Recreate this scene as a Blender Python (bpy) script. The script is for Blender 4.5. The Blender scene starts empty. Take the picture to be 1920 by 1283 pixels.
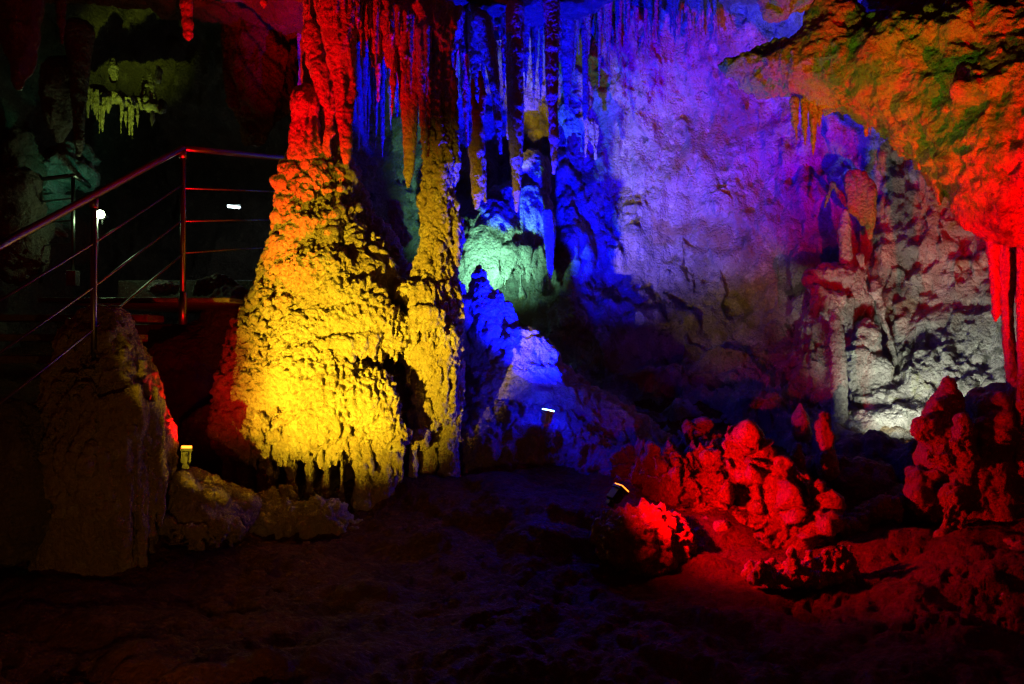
import bpy, math, random
import numpy as np
from mathutils import Vector, Matrix

# ------------------------------------------------------------------ camera, world, exposure
sc = bpy.context.scene
F = 28.0 / 36.0 * 1920.0          # focal length in photo pixels
CAMZ = 1.5
cam_d = bpy.data.cameras.new("camera"); cam = bpy.data.objects.new("camera", cam_d)
sc.collection.objects.link(cam)
cam_d.lens = 28; cam_d.sensor_width = 36; cam_d.clip_end = 200; cam_d.clip_start = 0.05
cam.location = (0, 0, CAMZ); cam.rotation_euler = (math.radians(90), 0, 0)
sc.camera = cam
world = bpy.data.worlds.new("World"); sc.world = world; world.use_nodes = True
bg = world.node_tree.nodes["Background"]
bg.inputs[0].default_value = (1.0, 0.03, 0.012, 1); bg.inputs[1].default_value = 0.03   # a cave: next to no ambient light
sc.view_settings.view_transform = 'Standard'; sc.view_settings.look = 'None'
sc.view_settings.exposure = 0.0; sc.view_settings.gamma = 1.0
sc.cycles.max_bounces = 4; sc.cycles.diffuse_bounces = 2; sc.cycles.glossy_bounces = 2
sc.cycles.sample_clamp_indirect = 3.0
sc.cycles.use_denoising = True; sc.cycles.denoising_prefilter = 'NONE'

def W(px, py, d):
    return np.array([(px - 960.0) * d / F, d, CAMZ + (641.5 - py) * d / F])

YELLOW = (1.0, 0.68, 0.018); RED = (1.0, 0.0005, 0.0012); BLUE = (0.0004, 0.0022, 1.0)
def lamp(name, kind, loc, color, power, aim=None, size=90, blend=1.0, rad=0.03):
    l = bpy.data.lights.new(name, kind); l.color = color; l.energy = power
    l.shadow_soft_size = rad
    if kind == 'SPOT': l.spot_size = math.radians(size); l.spot_blend = blend
    o = bpy.data.objects.new(name, l); sc.collection.objects.link(o); o.location = Vector(loc)
    if aim is not None:
        o.rotation_euler = (Vector(aim) - Vector(loc)).to_track_quat('-Z', 'Y').to_euler()
    return o
# position, aim, colour, power, cone, blend: (each belongs to a floodlight built further down)
def direc(az, elv):
    a, e = math.radians(az), math.radians(elv); return np.array([math.sin(a) * math.cos(e), math.cos(a) * math.cos(e), math.sin(e)])
PY = np.array([-2.65, 3.0, -0.06])
LAMPS = dict(
    yellow=dict(pos=PY, aim=PY + direc(15, 13), color=YELLOW, power=5000, size=53, blend=1.0, rad=.05),
    fill=dict(pos=np.array([-1.5, 2.7, 0.12]), aim=W(430, 850, 6.0), color=(1.0, 0.45, 0.06), power=26, size=90, blend=1.0),  # added fill that brightens the left rocks, not a lamp of the cave
    blue=dict(pos=W(1028, 769, 7.5), aim=W(1028, 769, 7.5) + np.array([.13, .42, .90]), color=BLUE, power=6600, size=100, blend=0.8, spill=.005, spill_size=0),
    red_right=dict(pos=W(1166, 914, 5.68), aim=W(1600, 890, 6.3), color=RED, power=330, size=112, blend=0.8, spill=.12),
    red_left=dict(pos=W(350, 838, 5.95), aim=W(575, 60, 7.6), color=(1.0, 0.0, 0.004), power=1900, size=47, blend=1.0, spill=.03),
    red_far=dict(pos=np.array([3.3, 3.3, 0.8]), aim=W(1850, 330, 6.4), color=RED, power=2300, size=54, blend=1.0),
    amber=dict(pos=np.array([.9, 3.1, 0.12]), aim=W(1600, 100, 6.9), color=(0.85, 0.84, 0.08), power=850, size=34, blend=1.0),
    white=dict(pos=W(1690, 858, 7.75), aim=W(1740, 620, 9.0), color=(0.85, 1.0, 0.76), power=270, size=108, blend=1.0, rad=.16),
    teal=dict(pos=W(915, 575, 9.3), aim=W(935, 420, 10.6), color=(0.28, 1.0, 0.55), power=250, size=92, blend=1.0),
)

# ------------------------------------------------------------------ numpy noise
rng = np.random.RandomState(7)
PERM = rng.permutation(256); PERM = np.concatenate([PERM, PERM, PERM])
GR = rng.normal(size=(256, 3)); GR /= np.linalg.norm(GR, axis=1)[:, None]
GR = GR.astype(np.float32); RJ = rng.rand(256, 3).astype(np.float32)
def _h(i, j, k): return PERM[PERM[PERM[i & 255] + (j & 255)] + (k & 255)]
def perlin(p):
    p = p.astype(np.float32); i = np.floor(p).astype(np.int32); f = p - i
    u = f * f * f * (f * (f * 6 - 15) + 10)
    out = 0
    for dx in (0, 1):
        wx = u[:, 0] if dx else 1 - u[:, 0]
        for dy in (0, 1):
            wy = u[:, 1] if dy else 1 - u[:, 1]
            for dz in (0, 1):
                wz = u[:, 2] if dz else 1 - u[:, 2]
                g = GR[_h(i[:, 0] + dx, i[:, 1] + dy, i[:, 2] + dz)]
                d = g[:, 0] * (f[:, 0] - dx) + g[:, 1] * (f[:, 1] - dy) + g[:, 2] * (f[:, 2] - dz)
                out = out + d * wx * wy * wz
    return out * 1.6
def fbm(p, octv=4, gain=0.5, ridged=False):
    a, s, out = 1.0, 1.0, 0
    for o in range(octv):
        n = perlin(p * s + o * 17.3)
        if ridged: n = 1 - 2 * np.abs(n)
        out = out + a * n; a *= gain; s *= 2.03
    return out
def worley(p):
    p = p.astype(np.float32); i = np.floor(p).astype(np.int32); f = p - i
    best = np.full(len(p), 9.0, np.float32)
    for dx in (-1, 0, 1):
        for dy in (-1, 0, 1):
            for dz in (-1, 0, 1):
                r = RJ[_h(i[:, 0] + dx, i[:, 1] + dy, i[:, 2] + dz)]
                d = (r[:, 0] + dx - f[:, 0]) ** 2 + (r[:, 1] + dy - f[:, 1]) ** 2 + (r[:, 2] + dz - f[:, 2]) ** 2
                best = np.minimum(best, d)
    return np.sqrt(best)

def displace(P, N, spec, seed=0.0):
    """spec: (kind, (fx,fy,fz), amplitude, octaves)"""
    D = np.zeros(len(P), np.float32)
    Q = P + seed
    for kind, fr, amp, oc in spec:
        q = Q * np.array(fr)
        if kind == 'n': D += amp * fbm(q, oc)
        elif kind == 'r': D += amp * (fbm(q, oc, ridged=True) - 0.4)
        elif kind == 'w':
            q = q + 0.45 * np.stack([perlin(q * 0.6 + 3.1), perlin(q * 0.6 + 9.7), perlin(q * 0.6 + 5.5)], 1)
            D += amp * (0.5 - np.minimum(worley(q) ** 1.5, 1.0) * 1.3)
        elif kind == 'off': D += amp
        elif kind == 'm': D += amp * fbm(q, oc) * np.clip(perlin(Q * np.array(fr) * .13 + 31) * 1.6 + .45, 0, 1.3)
        elif kind == 'crack': D -= amp * np.clip(1 - np.abs(perlin(q + 1.2 * perlin(q * 2.1)[:, None])) * 22, 0, 1) * (perlin(q * .7 + 9) > .05)
        elif kind == 'pit':
            D -= amp * np.clip(perlin(q) - 0.35, 0, 1)
    return P + N * D[:, None]

POP = [('n', (1.6, 1.6, 1.2), .07, 3), ('n', (7, 7, 5), .035, 3), ('r', (11, 11, 5), .025, 2), ('w', (16, 16, 10), .062, 1), ('n', (34, 34, 24), .016, 2), ('pit', (10, 10, 7), .10, 1)]
FLUTE = [('n', (1.6, 1.6, 1.2), .05, 3), ('r', (8, 8, 1.0), .022, 2), ('w', (17, 17, 10), .016, 1), ('n', (34, 34, 22), .006, 2)]
LUMP = [('n', (2.2, 2.2, 2.2), .09, 3), ('w', (6, 6, 6), .05, 1), ('w', (16, 16, 14), .025, 1), ('n', (34, 34, 34), .007, 2)]
STAL = [('n', (5, 5, 2.5), .010, 3), ('w', (24, 24, 14), .007, 1), ('n', (45, 45, 35), .004, 2)]

# ------------------------------------------------------------------ materials
def nd(nt, t, **kw):
    n = nt.nodes.new(t)
    for k, v in kw.items(): setattr(n, k, v)
    return n
def rock_mat(name, c0, c1, c2, rough=0.6, bump=1.0, extra=None, cover=0.5, scale=1.0, spec=0.35):
    m = bpy.data.materials.new(name); m.use_nodes = True; nt = m.node_tree
    bs = nt.nodes["Principled BSDF"]; L = nt.links.new
    tc = nd(nt, 'ShaderNodeTexCoord'); src = tc.outputs['Object']
    def noise(s, det, rg=0.6, dist=0.0):
        n = nd(nt, 'ShaderNodeTexNoise'); n.inputs['Scale'].default_value = s * scale
        n.inputs['Detail'].default_value = det; n.inputs['Roughness'].default_value = rg
        n.inputs['Distortion'].default_value = dist; L(src, n.inputs['Vector']); return n.outputs['Fac']
    def ramp(f, a, b):
        r = nd(nt, 'ShaderNodeMapRange'); r.interpolation_type = 'SMOOTHSTEP'
        r.inputs['From Min'].default_value = a; r.inputs['From Max'].default_value = b; L(f, r.inputs['Value']); return r.outputs[0]
    def mix(f, a, b):
        x = nd(nt, 'ShaderNodeMix', data_type='RGBA'); L(f, x.inputs['Factor'])
        for s, v in ((6, a), (7, b)):
            if isinstance(v, tuple): x.inputs[s].default_value = (*v, 1)
            else: L(v, x.inputs[s])
        return x.outputs[2]
    col = mix(ramp(noise(1.7, 6, .62, .4), .38, .62), c0, c1)
    col = mix(ramp(noise(6.5, 5, .65), .52, .68), col, c2)
    fine = noise(42, 4, .7)
    dark = nd(nt, 'ShaderNodeMix', data_type='RGBA', blend_type='MULTIPLY'); dark.inputs['Factor'].default_value = .55
    L(col, dark.inputs[6])
    rr = nd(nt, 'ShaderNodeMapRange'); rr.inputs['From Min'].default_value = .3; rr.inputs['From Max'].default_value = .7
    rr.inputs['To Min'].default_value = .45; rr.inputs['To Max'].default_value = 1.25; L(fine, rr.inputs['Value'])
    L(rr.outputs[0], dark.inputs[7]); col = dark.outputs[2]
    for ex in (extra or []):        # (colour, scale, lo, hi)
        c, s, lo, hi = ex
        col = mix(ramp(noise(s, 7, .68, .6), lo, hi), col, c)
    L(col, bs.inputs['Base Color'])
    rgh = ramp(noise(5, 4), .35, .65)
    mr = nd(nt, 'ShaderNodeMapRange'); mr.inputs['To Min'].default_value = rough - .18; mr.inputs['To Max'].default_value = rough + .15
    L(rgh, mr.inputs['Value']); L(mr.outputs[0], bs.inputs['Roughness'])
    bs.inputs['Specular IOR Level'].default_value = spec
    vo = nd(nt, 'ShaderNodeTexVoronoi'); vo.inputs['Scale'].default_value = 26 * scale; L(src, vo.inputs['Vector'])
    add = nd(nt, 'ShaderNodeMath', operation='ADD'); L(noise(30, 6, .7), add.inputs[0])
    m2 = nd(nt, 'ShaderNodeMath', operation='MULTIPLY'); L(vo.outputs['Distance'], m2.inputs[0]); m2.inputs[1].default_value = -.45
    L(m2.outputs[0], add.inputs[1])
    ad2 = nd(nt, 'ShaderNodeMath', operation='MULTIPLY_ADD'); L(noise(85, 4, .7), ad2.inputs[0]); ad2.inputs[1].default_value = .4; L(add.outputs[0], ad2.inputs[2]); add = ad2
    bp = nd(nt, 'ShaderNodeBump'); bp.inputs['Strength'].default_value = min(1, bump); bp.inputs['Distance'].default_value = .075 * bump
    L(add.outputs[0], bp.inputs['Height']); L(bp.outputs[0], bs.inputs['Normal'])
    return m
def plain(name, col, rough=.4, metal=0.0, emit=None, es=0):
    m = bpy.data.materials.new(name); m.use_nodes = True; nt = m.node_tree; bs = nt.nodes["Principled BSDF"]
    bs.inputs['Base Color'].default_value = (*col, 1); bs.inputs['Roughness'].default_value = rough; bs.inputs['Metallic'].default_value = metal
    tc = nd(nt, 'ShaderNodeTexCoord'); n = nd(nt, 'ShaderNodeTexNoise'); n.inputs['Scale'].default_value = 60; n.inputs['Detail'].default_value = 4
    nt.links.new(tc.outputs['Object'], n.inputs['Vector'])
    mr = nd(nt, 'ShaderNodeMapRange'); mr.inputs['To Min'].default_value = max(.05, rough - .12); mr.inputs['To Max'].default_value = rough + .12
    nt.links.new(n.outputs['Fac'], mr.inputs['Value']); nt.links.new(mr.outputs[0], bs.inputs['Roughness'])
    if emit: bs.inputs['Emission Color'].default_value = (*emit, 1); bs.inputs['Emission Strength'].default_value = es
    return m
M = dict(
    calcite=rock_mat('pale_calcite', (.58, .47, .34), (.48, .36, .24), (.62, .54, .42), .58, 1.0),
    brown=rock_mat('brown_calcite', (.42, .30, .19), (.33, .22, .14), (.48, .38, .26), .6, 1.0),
    wall=rock_mat('grey_limestone', (.40, .34, .33), (.25, .21, .20), (.50, .46, .42), .6, .9,
                  extra=[((.20, .18, .07), 1.5, .56, .66), ((.09, .08, .07), 2.6, .57, .67), ((.26, .17, .10), .9, .55, .66)]),
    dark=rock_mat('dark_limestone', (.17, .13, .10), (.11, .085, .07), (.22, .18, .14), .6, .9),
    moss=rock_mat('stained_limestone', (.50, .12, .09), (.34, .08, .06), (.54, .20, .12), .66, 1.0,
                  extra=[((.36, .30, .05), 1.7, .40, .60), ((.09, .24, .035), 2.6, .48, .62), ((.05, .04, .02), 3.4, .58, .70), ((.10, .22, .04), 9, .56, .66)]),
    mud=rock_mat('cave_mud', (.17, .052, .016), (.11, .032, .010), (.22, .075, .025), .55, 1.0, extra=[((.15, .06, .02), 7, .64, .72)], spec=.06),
    steel=plain('brushed_steel', (.2, .195, .19), .36, 1.0),
    paint=plain('grey_paint', (.035, .033, .03), .5), black=plain('black_paint', (.02, .02, .02), .45),
    galv=plain('galvanised_metal', (.5, .5, .48), .4, .9),
    concrete=rock_mat('wet_concrete', (.11, .10, .09), (.07, .065, .06), (.15, .14, .13), .45, .5),
    lens_blue=plain('lit_blue_glass', (.1, .2, .8), .3, 0, (.25, .6, 1.0), 22),
    lens_red=plain('lit_red_glass', (.8, .1, .05), .3, 0, (1.0, .2, .015), 5),
    lens_yellow=plain('lit_yellow_glass', (.8, .6, .1), .3, 0, (1.0, .6, .1), 8),
    lens_white=plain('lit_white_glass', (.8, .85, .8), .3, 0, (.85, 1.0, .8), 10),
    bulb=plain('lit_bulb_glass', (.8, .9, .8), .3, 0, (.75, 1.0, .55), 60),
    tube=plain('lit_tube_glass', (.8, .9, .9), .3, 0, (.7, .95, 1.0), 14),
    leaf=plain('fern_leaf', (.16, .20, .03), .5),
)

# ------------------------------------------------------------------ object helpers
def link(o): sc.collection.objects.link(o); return o
def tag(o, label=None, cat=None, group=None, kind=None):
    if label: o['label'] = label
    if cat: o['category'] = cat
    if group: o['group'] = group
    if kind: o['kind'] = kind
    return o
def mesh_obj(name, V, Fc, mat, base=None, parent=None, smooth=True):
    me = bpy.data.meshes.new(name)
    V = np.asarray(V, np.float32)
    b = np.zeros(3) if base is None else np.asarray(base, float)
    V = V - b
    Fa = np.asarray(Fc, np.int32); nf, k = Fa.shape
    me.vertices.add(len(V)); me.vertices.foreach_set('co', V.astype(np.float32).ravel())
    me.loops.add(nf * k); me.loops.foreach_set('vertex_index', Fa.ravel())
    me.polygons.add(nf); me.polygons.foreach_set('loop_start', np.arange(0, nf * k, k, dtype=np.int32))
    if smooth: me.polygons.foreach_set('use_smooth', np.ones(nf, bool))
    me.materials.append(mat); me.update(calc_edges=True); me.validate()
    o = link(bpy.data.objects.new(name, me)); o.location = Vector(b)
    if parent is not None:
        o.parent = parent; o.location = Vector(b) - Vector(parent.location) if parent.parent is None else Vector(b) - Vector(parent.location) - Vector(parent.parent.location)
    return o
def empty(name, loc):
    o = link(bpy.data.objects.new(name, None)); o.location = Vector(loc); o.empty_display_size = .1; return o

def vnormals(V, Q):
    a, b, c, d = (V[Q[:, i]] for i in range(4))
    n = np.cross(c - a, d - b)
    out = np.stack([sum(np.bincount(Q[:, i], n[:, ax], len(V)) for i in range(4)) for ax in range(3)], 1)
    return out / (np.linalg.norm(out, axis=1)[:, None] + 1e-12)

# ---- signed distance shapes -> surface nets
def rc(a, b, ra, rb, k=.03): return ('rc', np.asarray(a, float), np.asarray(b, float), ra, rb, k)
def el(c, r, k=.08): return ('el', np.asarray(c, float), np.asarray(r, float), 0, 0, k)
def chain(pts, d=None, k=.03):
    """pts: (px, py, radius_px[, d])"""
    o = []; q = []
    for p in pts:
        dd = p[3] if len(p) > 3 else d
        q.append((W(p[0], p[1], dd), p[2] * dd / F))
    for (a, ra), (b, rb) in zip(q[:-1], q[1:]): o.append(rc(a, b, ra, rb, k))
    return o
def blob(px, py, rx, ry, d, depth=None, k=.08):
    s = d / F
    return el(W(px, py, d), (rx * s, (depth if depth else (rx + ry) / 2) * s, ry * s), k)
def cut(p): return p + ('cut',)
class Stack:
    """silhouette rows (py, left px, right px) about a depth d"""
    def __init__(s, rows, d, ratio=1.0, k=.06):
        rows = sorted(rows, key=lambda r: -r[0]); s.k = k
        s.z = np.array([W(0, r[0], d)[2] for r in rows])
        s.cx = np.array([W((r[1] + r[2]) / 2, 0, d)[0] for r in rows])
        s.rx = np.array([(r[2] - r[1]) / 2 * d / F for r in rows])
        s.cy = np.array([r[3] if len(r) > 3 else d for r in rows]); s.ry = s.rx * ratio
    def front(s, px, py, d0, out=0.0):
        z = W(0, py, d0)[2]; x = W(px, py, d0)[0]
        cx, rx, cy, ry = (np.interp(z, s.z, q) for q in (s.cx, s.rx, s.cy, s.ry))
        t = np.clip((x - cx) / rx, -.97, .97)
        y = cy - ry * math.sqrt(1 - t * t)
        return y - out
    def prim(s): return ('st', s, None, 0, 0, s.k)
def sdf_mesh(prims, h):
    lo = np.full(3, 1e9); hi = -lo
    for p in prims:
        if len(p) > 6: continue
        if p[0] == 'rc': l = np.minimum(p[1] - p[3], p[2] - p[4]); g = np.maximum(p[1] + p[3], p[2] + p[4])
        elif p[0] == 'el': l = p[1] - p[2]; g = p[1] + p[2]
        else:
            s = p[1]; l = np.array([(s.cx - s.rx).min(), (s.cy - s.ry).min(), s.z.min()]); g = np.array([(s.cx + s.rx).max(), (s.cy + s.ry).max(), s.z.max()])
        lo = np.minimum(lo, l); hi = np.maximum(hi, g)
    lo = lo - 4 * h; hi = hi + 4 * h
    n = np.ceil((hi - lo) / h).astype(int) + 1
    ax = [lo[i] + h * np.arange(n[i]) for i in range(3)]
    D = np.full(n, 1.0, np.float32)
    for p in prims:
        k = p[5]; m = k + 3 * h
        if p[0] == 'rc': l = np.minimum(p[1] - p[3], p[2] - p[4]); g = np.maximum(p[1] + p[3], p[2] + p[4])
        elif p[0] == 'el': l = p[1] - p[2]; g = p[1] + p[2]
        else:
            s = p[1]; l = np.array([(s.cx - s.rx).min(), (s.cy - s.ry).min(), s.z.min()]); g = np.array([(s.cx + s.rx).max(), (s.cy + s.ry).max(), s.z.max()])
        i0 = np.maximum(((l - m - lo) / h).astype(int), 0); i1 = np.minimum(((g + m - lo) / h).astype(int) + 2, n)
        X = ax[0][i0[0]:i1[0], None, None].astype(np.float32); Y = ax[1][None, i0[1]:i1[1], None].astype(np.float32); Z = ax[2][None, None, i0[2]:i1[2]].astype(np.float32)
        if p[0] == 'rc':
            a, b = p[1], p[2]; ba = b - a; L2 = float(ba @ ba) + 1e-9
            t = np.clip(((X - a[0]) * ba[0] + (Y - a[1]) * ba[1] + (Z - a[2]) * ba[2]) / L2, 0, 1)
            d = np.sqrt((X - a[0] - t * ba[0]) ** 2 + (Y - a[1] - t * ba[1]) ** 2 + (Z - a[2] - t * ba[2]) ** 2) - (p[3] + t * (p[4] - p[3]))
        elif p[0] == 'el':
            c, r = p[1], p[2]
            k0 = np.sqrt(((X - c[0]) / r[0]) ** 2 + ((Y - c[1]) / r[1]) ** 2 + ((Z - c[2]) / r[2]) ** 2)
            k1 = np.sqrt(((X - c[0]) / r[0] ** 2) ** 2 + ((Y - c[1]) / r[1] ** 2) ** 2 + ((Z - c[2]) / r[2] ** 2) ** 2) + 1e-6
            d = k0 * (k0 - 1) / k1
        else:
            s = p[1]; zz = Z.ravel()
            cx, rx, cy, ry = (np.interp(zz, s.z, q).astype(np.float32)[None, None, :] for q in (s.cx, s.rx, s.cy, s.ry))
            rx = np.maximum(rx, 1e-3); ry = np.maximum(ry, 1e-3)
            d = (np.sqrt(((X - cx) / rx) ** 2 + ((Y - cy) / ry) ** 2) - 1) * np.minimum(rx, ry)
            d = np.maximum(d, np.maximum(Z - s.z.max(), s.z.min() - Z))
        sl = tuple(slice(i0[i], i1[i]) for i in range(3))
        o = D[sl]; d = d.astype(np.float32)
        if len(p) > 6:
            hh = np.maximum(k - np.abs(o + d), 0) / k; D[sl] = np.maximum(o, -d) + hh * hh * k * .25; continue
        hh = np.maximum(k - np.abs(o - d), 0) / k
        D[sl] = np.minimum(o, d) - hh * hh * k * .25
    S = D < 0
    c = np.zeros(n - 1, np.uint8)
    for dx in (0, 1):
        for dy in (0, 1):
            for dz in (0, 1): c += S[dx:n[0] - 1 + dx, dy:n[1] - 1 + dy, dz:n[2] - 1 + dz]
    act = (c > 0) & (c < 8); ii = np.argwhere(act); idx = np.full(n - 1, -1, np.int32); idx[act] = np.arange(len(ii))
    acc = np.zeros((len(ii), 3)); cnt = np.zeros(len(ii))
    for axis in range(3):
        o1, o2 = [q for q in range(3) if q != axis]
        for u in (0, 1):
            for v in (0, 1):
                p0 = ii.copy(); p0[:, o1] += u; p0[:, o2] += v; p1 = p0.copy(); p1[:, axis] += 1
                d0 = D[tuple(p0.T)]; d1 = D[tuple(p1.T)]
                mk = (d0 < 0) != (d1 < 0); t = np.where(mk, d0 / np.where(mk, d0 - d1, 1), 0)
                q = p0 - ii; q = q.astype(float); q[:, axis] = t
                acc += q * mk[:, None]; cnt += mk
    V = lo + h * (ii + acc / cnt[:, None])
    quads = []
    for axis in range(3):
        o1, o2 = (axis + 1) % 3, (axis + 2) % 3
        sl0 = [slice(None)] * 3; sl1 = [slice(None)] * 3; sl0[axis] = slice(0, -1); sl1[axis] = slice(1, None)
        e = np.argwhere(S[tuple(sl0)] != S[tuple(sl1)])
        e = e[(e[:, o1] > 0) & (e[:, o2] > 0) & (e[:, o1] < n[o1] - 1) & (e[:, o2] < n[o2] - 1)]
        ins = S[tuple(e.T)]
        def g(a, b):
            q = e.copy(); q[:, o1] -= a; q[:, o2] -= b; return idx[tuple(q.T)]
        q = np.stack([g(1, 1), g(0, 1), g(0, 0), g(1, 0)], 1)
        q[~ins] = q[~ins][:, ::-1]; quads.append(q)
    Q = np.concatenate(quads); Q = Q[(Q >= 0).all(1)]
    return V, Q
def rock(name, prims, h, spec, mat, base=None, parent=None, seed=0.0):
    V, Q = sdf_mesh(prims, h)
    N = vnormals(V, Q); V = displace(V, N, spec, seed)
    if base is None: base = np.array([V[:, 0].mean(), V[:, 1].mean(), V[:, 2].min()])
    return mesh_obj(name, V, Q, mat, base, parent)
def thing_rock(name, prims, h, spec, mat, label, cat, group=None, seed=0.0, **k):
    return tag(rock(name, prims, h, spec, mat, seed=seed, **k), label, cat, group)
R = random.Random(11)
def drips(pts, n, lmin, lmax, r, d=None, lean=6, k=.025):
    """hanging drips (px units) spread along a px polyline; pts (px, py, d)"""
    out = []
    seg = np.array([math.dist(a[:2], b[:2]) for a, b in zip(pts[:-1], pts[1:])]); cum = np.concatenate([[0], np.cumsum(seg)])
    for i in range(n):
        t = (i + R.uniform(.1, .9)) / n * cum[-1]
        j = min(np.searchsorted(cum, t, 'right') - 1, len(seg) - 1); f = (t - cum[j]) / seg[j]
        a, b = pts[j], pts[j + 1]
        x, y, dd = (a[q] + f * (b[q] - a[q]) for q in range(3))
        L = R.uniform(lmin, lmax) ; rr = r * R.uniform(.7, 1.3); lx = R.uniform(-1, 1) * lean
        out += chain([(x, y - rr, rr * 1.15, dd), (x + lx * .3, y + L * .45, rr * .8, dd), (x + lx, y + L, rr * .32, dd)], k=k)
    return out

def shingles(S, d0, n, box_, lmin, lmax, r, out, k=.02, edge=.93):
    """little downward scales and drip tips that cover a flowstone surface"""
    o = []
    for _ in range(n):
        py = R.uniform(box_[2], box_[3]); z = W(0, py, d0)[2]
        cx = np.interp(z, S.z, S.cx) * F / d0 + 960; rx = np.interp(z, S.z, S.rx) * F / d0
        px = R.uniform(max(box_[0], cx - rx * edge), min(box_[1], cx + rx * edge)) if max(box_[0], cx - rx * edge) < min(box_[1], cx + rx * edge) else cx
        L = R.uniform(lmin, lmax); rr = r * R.uniform(.6, 1.4); sl = (px - cx) / rx * L * .35
        d = S.front(px, py, d0)
        fx = lambda x, dd: 960 + (x - 960) * d0 / dd       # keep the same world x on the nearer surface
        a = W(px, py, d0); b = W(px + sl, py + L, d0); a[1] = d + .012; b[1] = S.front(px + sl, py + L, d0) - out * R.uniform(.4, 1.3)
        o.append(rc(a, b, rr * .9 * d0 / F, rr * R.uniform(.7, 1.1) * d0 / F, k))
    return o
# ------------------------------------------------------------------ setting: walls, ceiling, floor
def sheet(name, P, spec, mat, seed=0.0):
    nu, nv = P.shape[:2]
    V = P.reshape(-1, 3); i = np.arange(nu * nv).reshape(nu, nv)
    Q = np.stack([i[:-1, :-1], i[1:, :-1], i[1:, 1:], i[:-1, 1:]], -1).reshape(-1, 4)
    N = vnormals(V, Q)
    V = displace(V, N, spec, seed)
    return mesh_obj(name, V, Q, mat)
def table(xs, ys, T, U, Vv):
    T = np.array(T, float)
    A = np.array([np.interp(U, xs, row) for row in T])            # rows x nu
    G = np.array([np.interp(Vv, ys, A[:, i]) for i in range(A.shape[1])])   # nu x nv
    for _ in range(3):
        for axis in (0, 1):
            w = 21; pad = [(w, w) if a == axis else (0, 0) for a in (0, 1)]
            cs = np.cumsum(np.pad(G, pad, mode='edge'), axis=axis)
            G = (np.take(cs, range(2 * w, cs.shape[axis]), axis=axis) - np.take(cs, range(0, cs.shape[axis] - 2 * w), axis=axis)) / (2 * w)
            G = G[:len(U), :len(Vv)]
    return G
def from_depth(U, Vv, G):
    return np.stack([(U[:, None] - 960) * G / F, G, CAMZ + (641.5 - Vv[None, :]) * G / F], -1)
# right-hand chamber wall
U = np.arange(560, 2120, 3.0); Vv = np.arange(-260, 960, 3.0)
G = table([560, 660, 720, 860, 1000, 1150, 1300, 1450, 1600, 1750, 1900, 2100], [-260, -60, 100, 300, 500, 650, 780, 940],
    [[8.4, 8.6, 9.0, 9.4, 9.2, 9, 8.6, 8.2, 7.6, 7, 6.6, 6.2],
     [8.4, 9.2, 10.0, 11, 10.7, 10.3, 10, 9.6, 9, 8.4, 7.8, 7.2],
     [8.4, 9.3, 10.2, 11.6, 11.2, 11, 10.8, 10.4, 9.9, 9.2, 8.4, 7.7],
     [8.4, 9.4, 10.4, 11.6, 11.1, 11.3, 11.1, 10.7, 10.1, 9.4, 8.6, 7.9],
     [8.4, 9.4, 10.4, 11.2, 10.7, 11.1, 10.9, 10.5, 9.9, 9.2, 8.4, 7.7],
     [8.4, 9.4, 10.2, 10.8, 10.5, 10.6, 10.5, 10.1, 9.5, 8.9, 8.2, 7.5],
     [8.4, 9.2, 9.7, 10, 9.7, 9.6, 9.5, 9.2, 8.9, 8.4, 7.9, 7.3],
     [8.4, 8.8, 8.9, 8.9, 8.6, 8.4, 8.3, 8.1, 7.9, 7.6, 7.2, 6.8]], U, Vv)
RW = random.Random(5)
for u0, v0, su, sv, am in [(1220, 600, 70, 28, .5), (1080, 590, 60, 50, .3), (1150, 760, 90, 26, .35), (1350, 650, 60, 22, .3), (1060, 450, 46, 110, .35), (1170, 130, 50, 110, .25), (1250, 690, 80, 18, .3), (1420, 740, 60, 30, .4)] + \
        [(RW.uniform(980, 2000), RW.uniform(-50, 780), RW.uniform(8, 26), RW.uniform(14, 60), RW.uniform(-.10, .16)) for _ in range(120)]:
    if u0 > 1460: am *= .35
    G -= am * np.exp(-((U[:, None] - u0) / su) ** 2 - ((Vv[None, :] - v0) / sv) ** 2)
WALLSPEC = [('n', (.9, .9, .9), .20, 3), ('r', (2.2, 2.2, 1.0), .09, 3), ('m', (6, 6, 4), .08, 4), ('m', (15, 15, 9), .05, 3), ('n', (30, 30, 26), .008, 2), ('pit', (3, 3, 2), .22, 2), ('crack', (1.3, 1.3, .9), .06, 1)]
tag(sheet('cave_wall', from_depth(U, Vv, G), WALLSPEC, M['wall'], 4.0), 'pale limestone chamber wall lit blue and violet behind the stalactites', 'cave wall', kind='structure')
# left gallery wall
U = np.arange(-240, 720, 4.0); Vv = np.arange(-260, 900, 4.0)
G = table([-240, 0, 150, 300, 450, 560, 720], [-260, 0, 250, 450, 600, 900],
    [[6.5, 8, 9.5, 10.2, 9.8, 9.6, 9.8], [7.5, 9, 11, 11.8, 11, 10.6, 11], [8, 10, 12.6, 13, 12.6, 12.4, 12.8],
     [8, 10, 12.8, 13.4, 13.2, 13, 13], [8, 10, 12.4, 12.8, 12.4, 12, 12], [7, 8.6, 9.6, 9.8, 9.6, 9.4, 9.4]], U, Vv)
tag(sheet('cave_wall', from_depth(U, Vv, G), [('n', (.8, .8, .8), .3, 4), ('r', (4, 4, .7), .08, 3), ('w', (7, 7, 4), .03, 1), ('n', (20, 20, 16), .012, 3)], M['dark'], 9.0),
    'dark folded gallery wall behind the metal handrail', 'cave wall', kind='structure')
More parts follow.
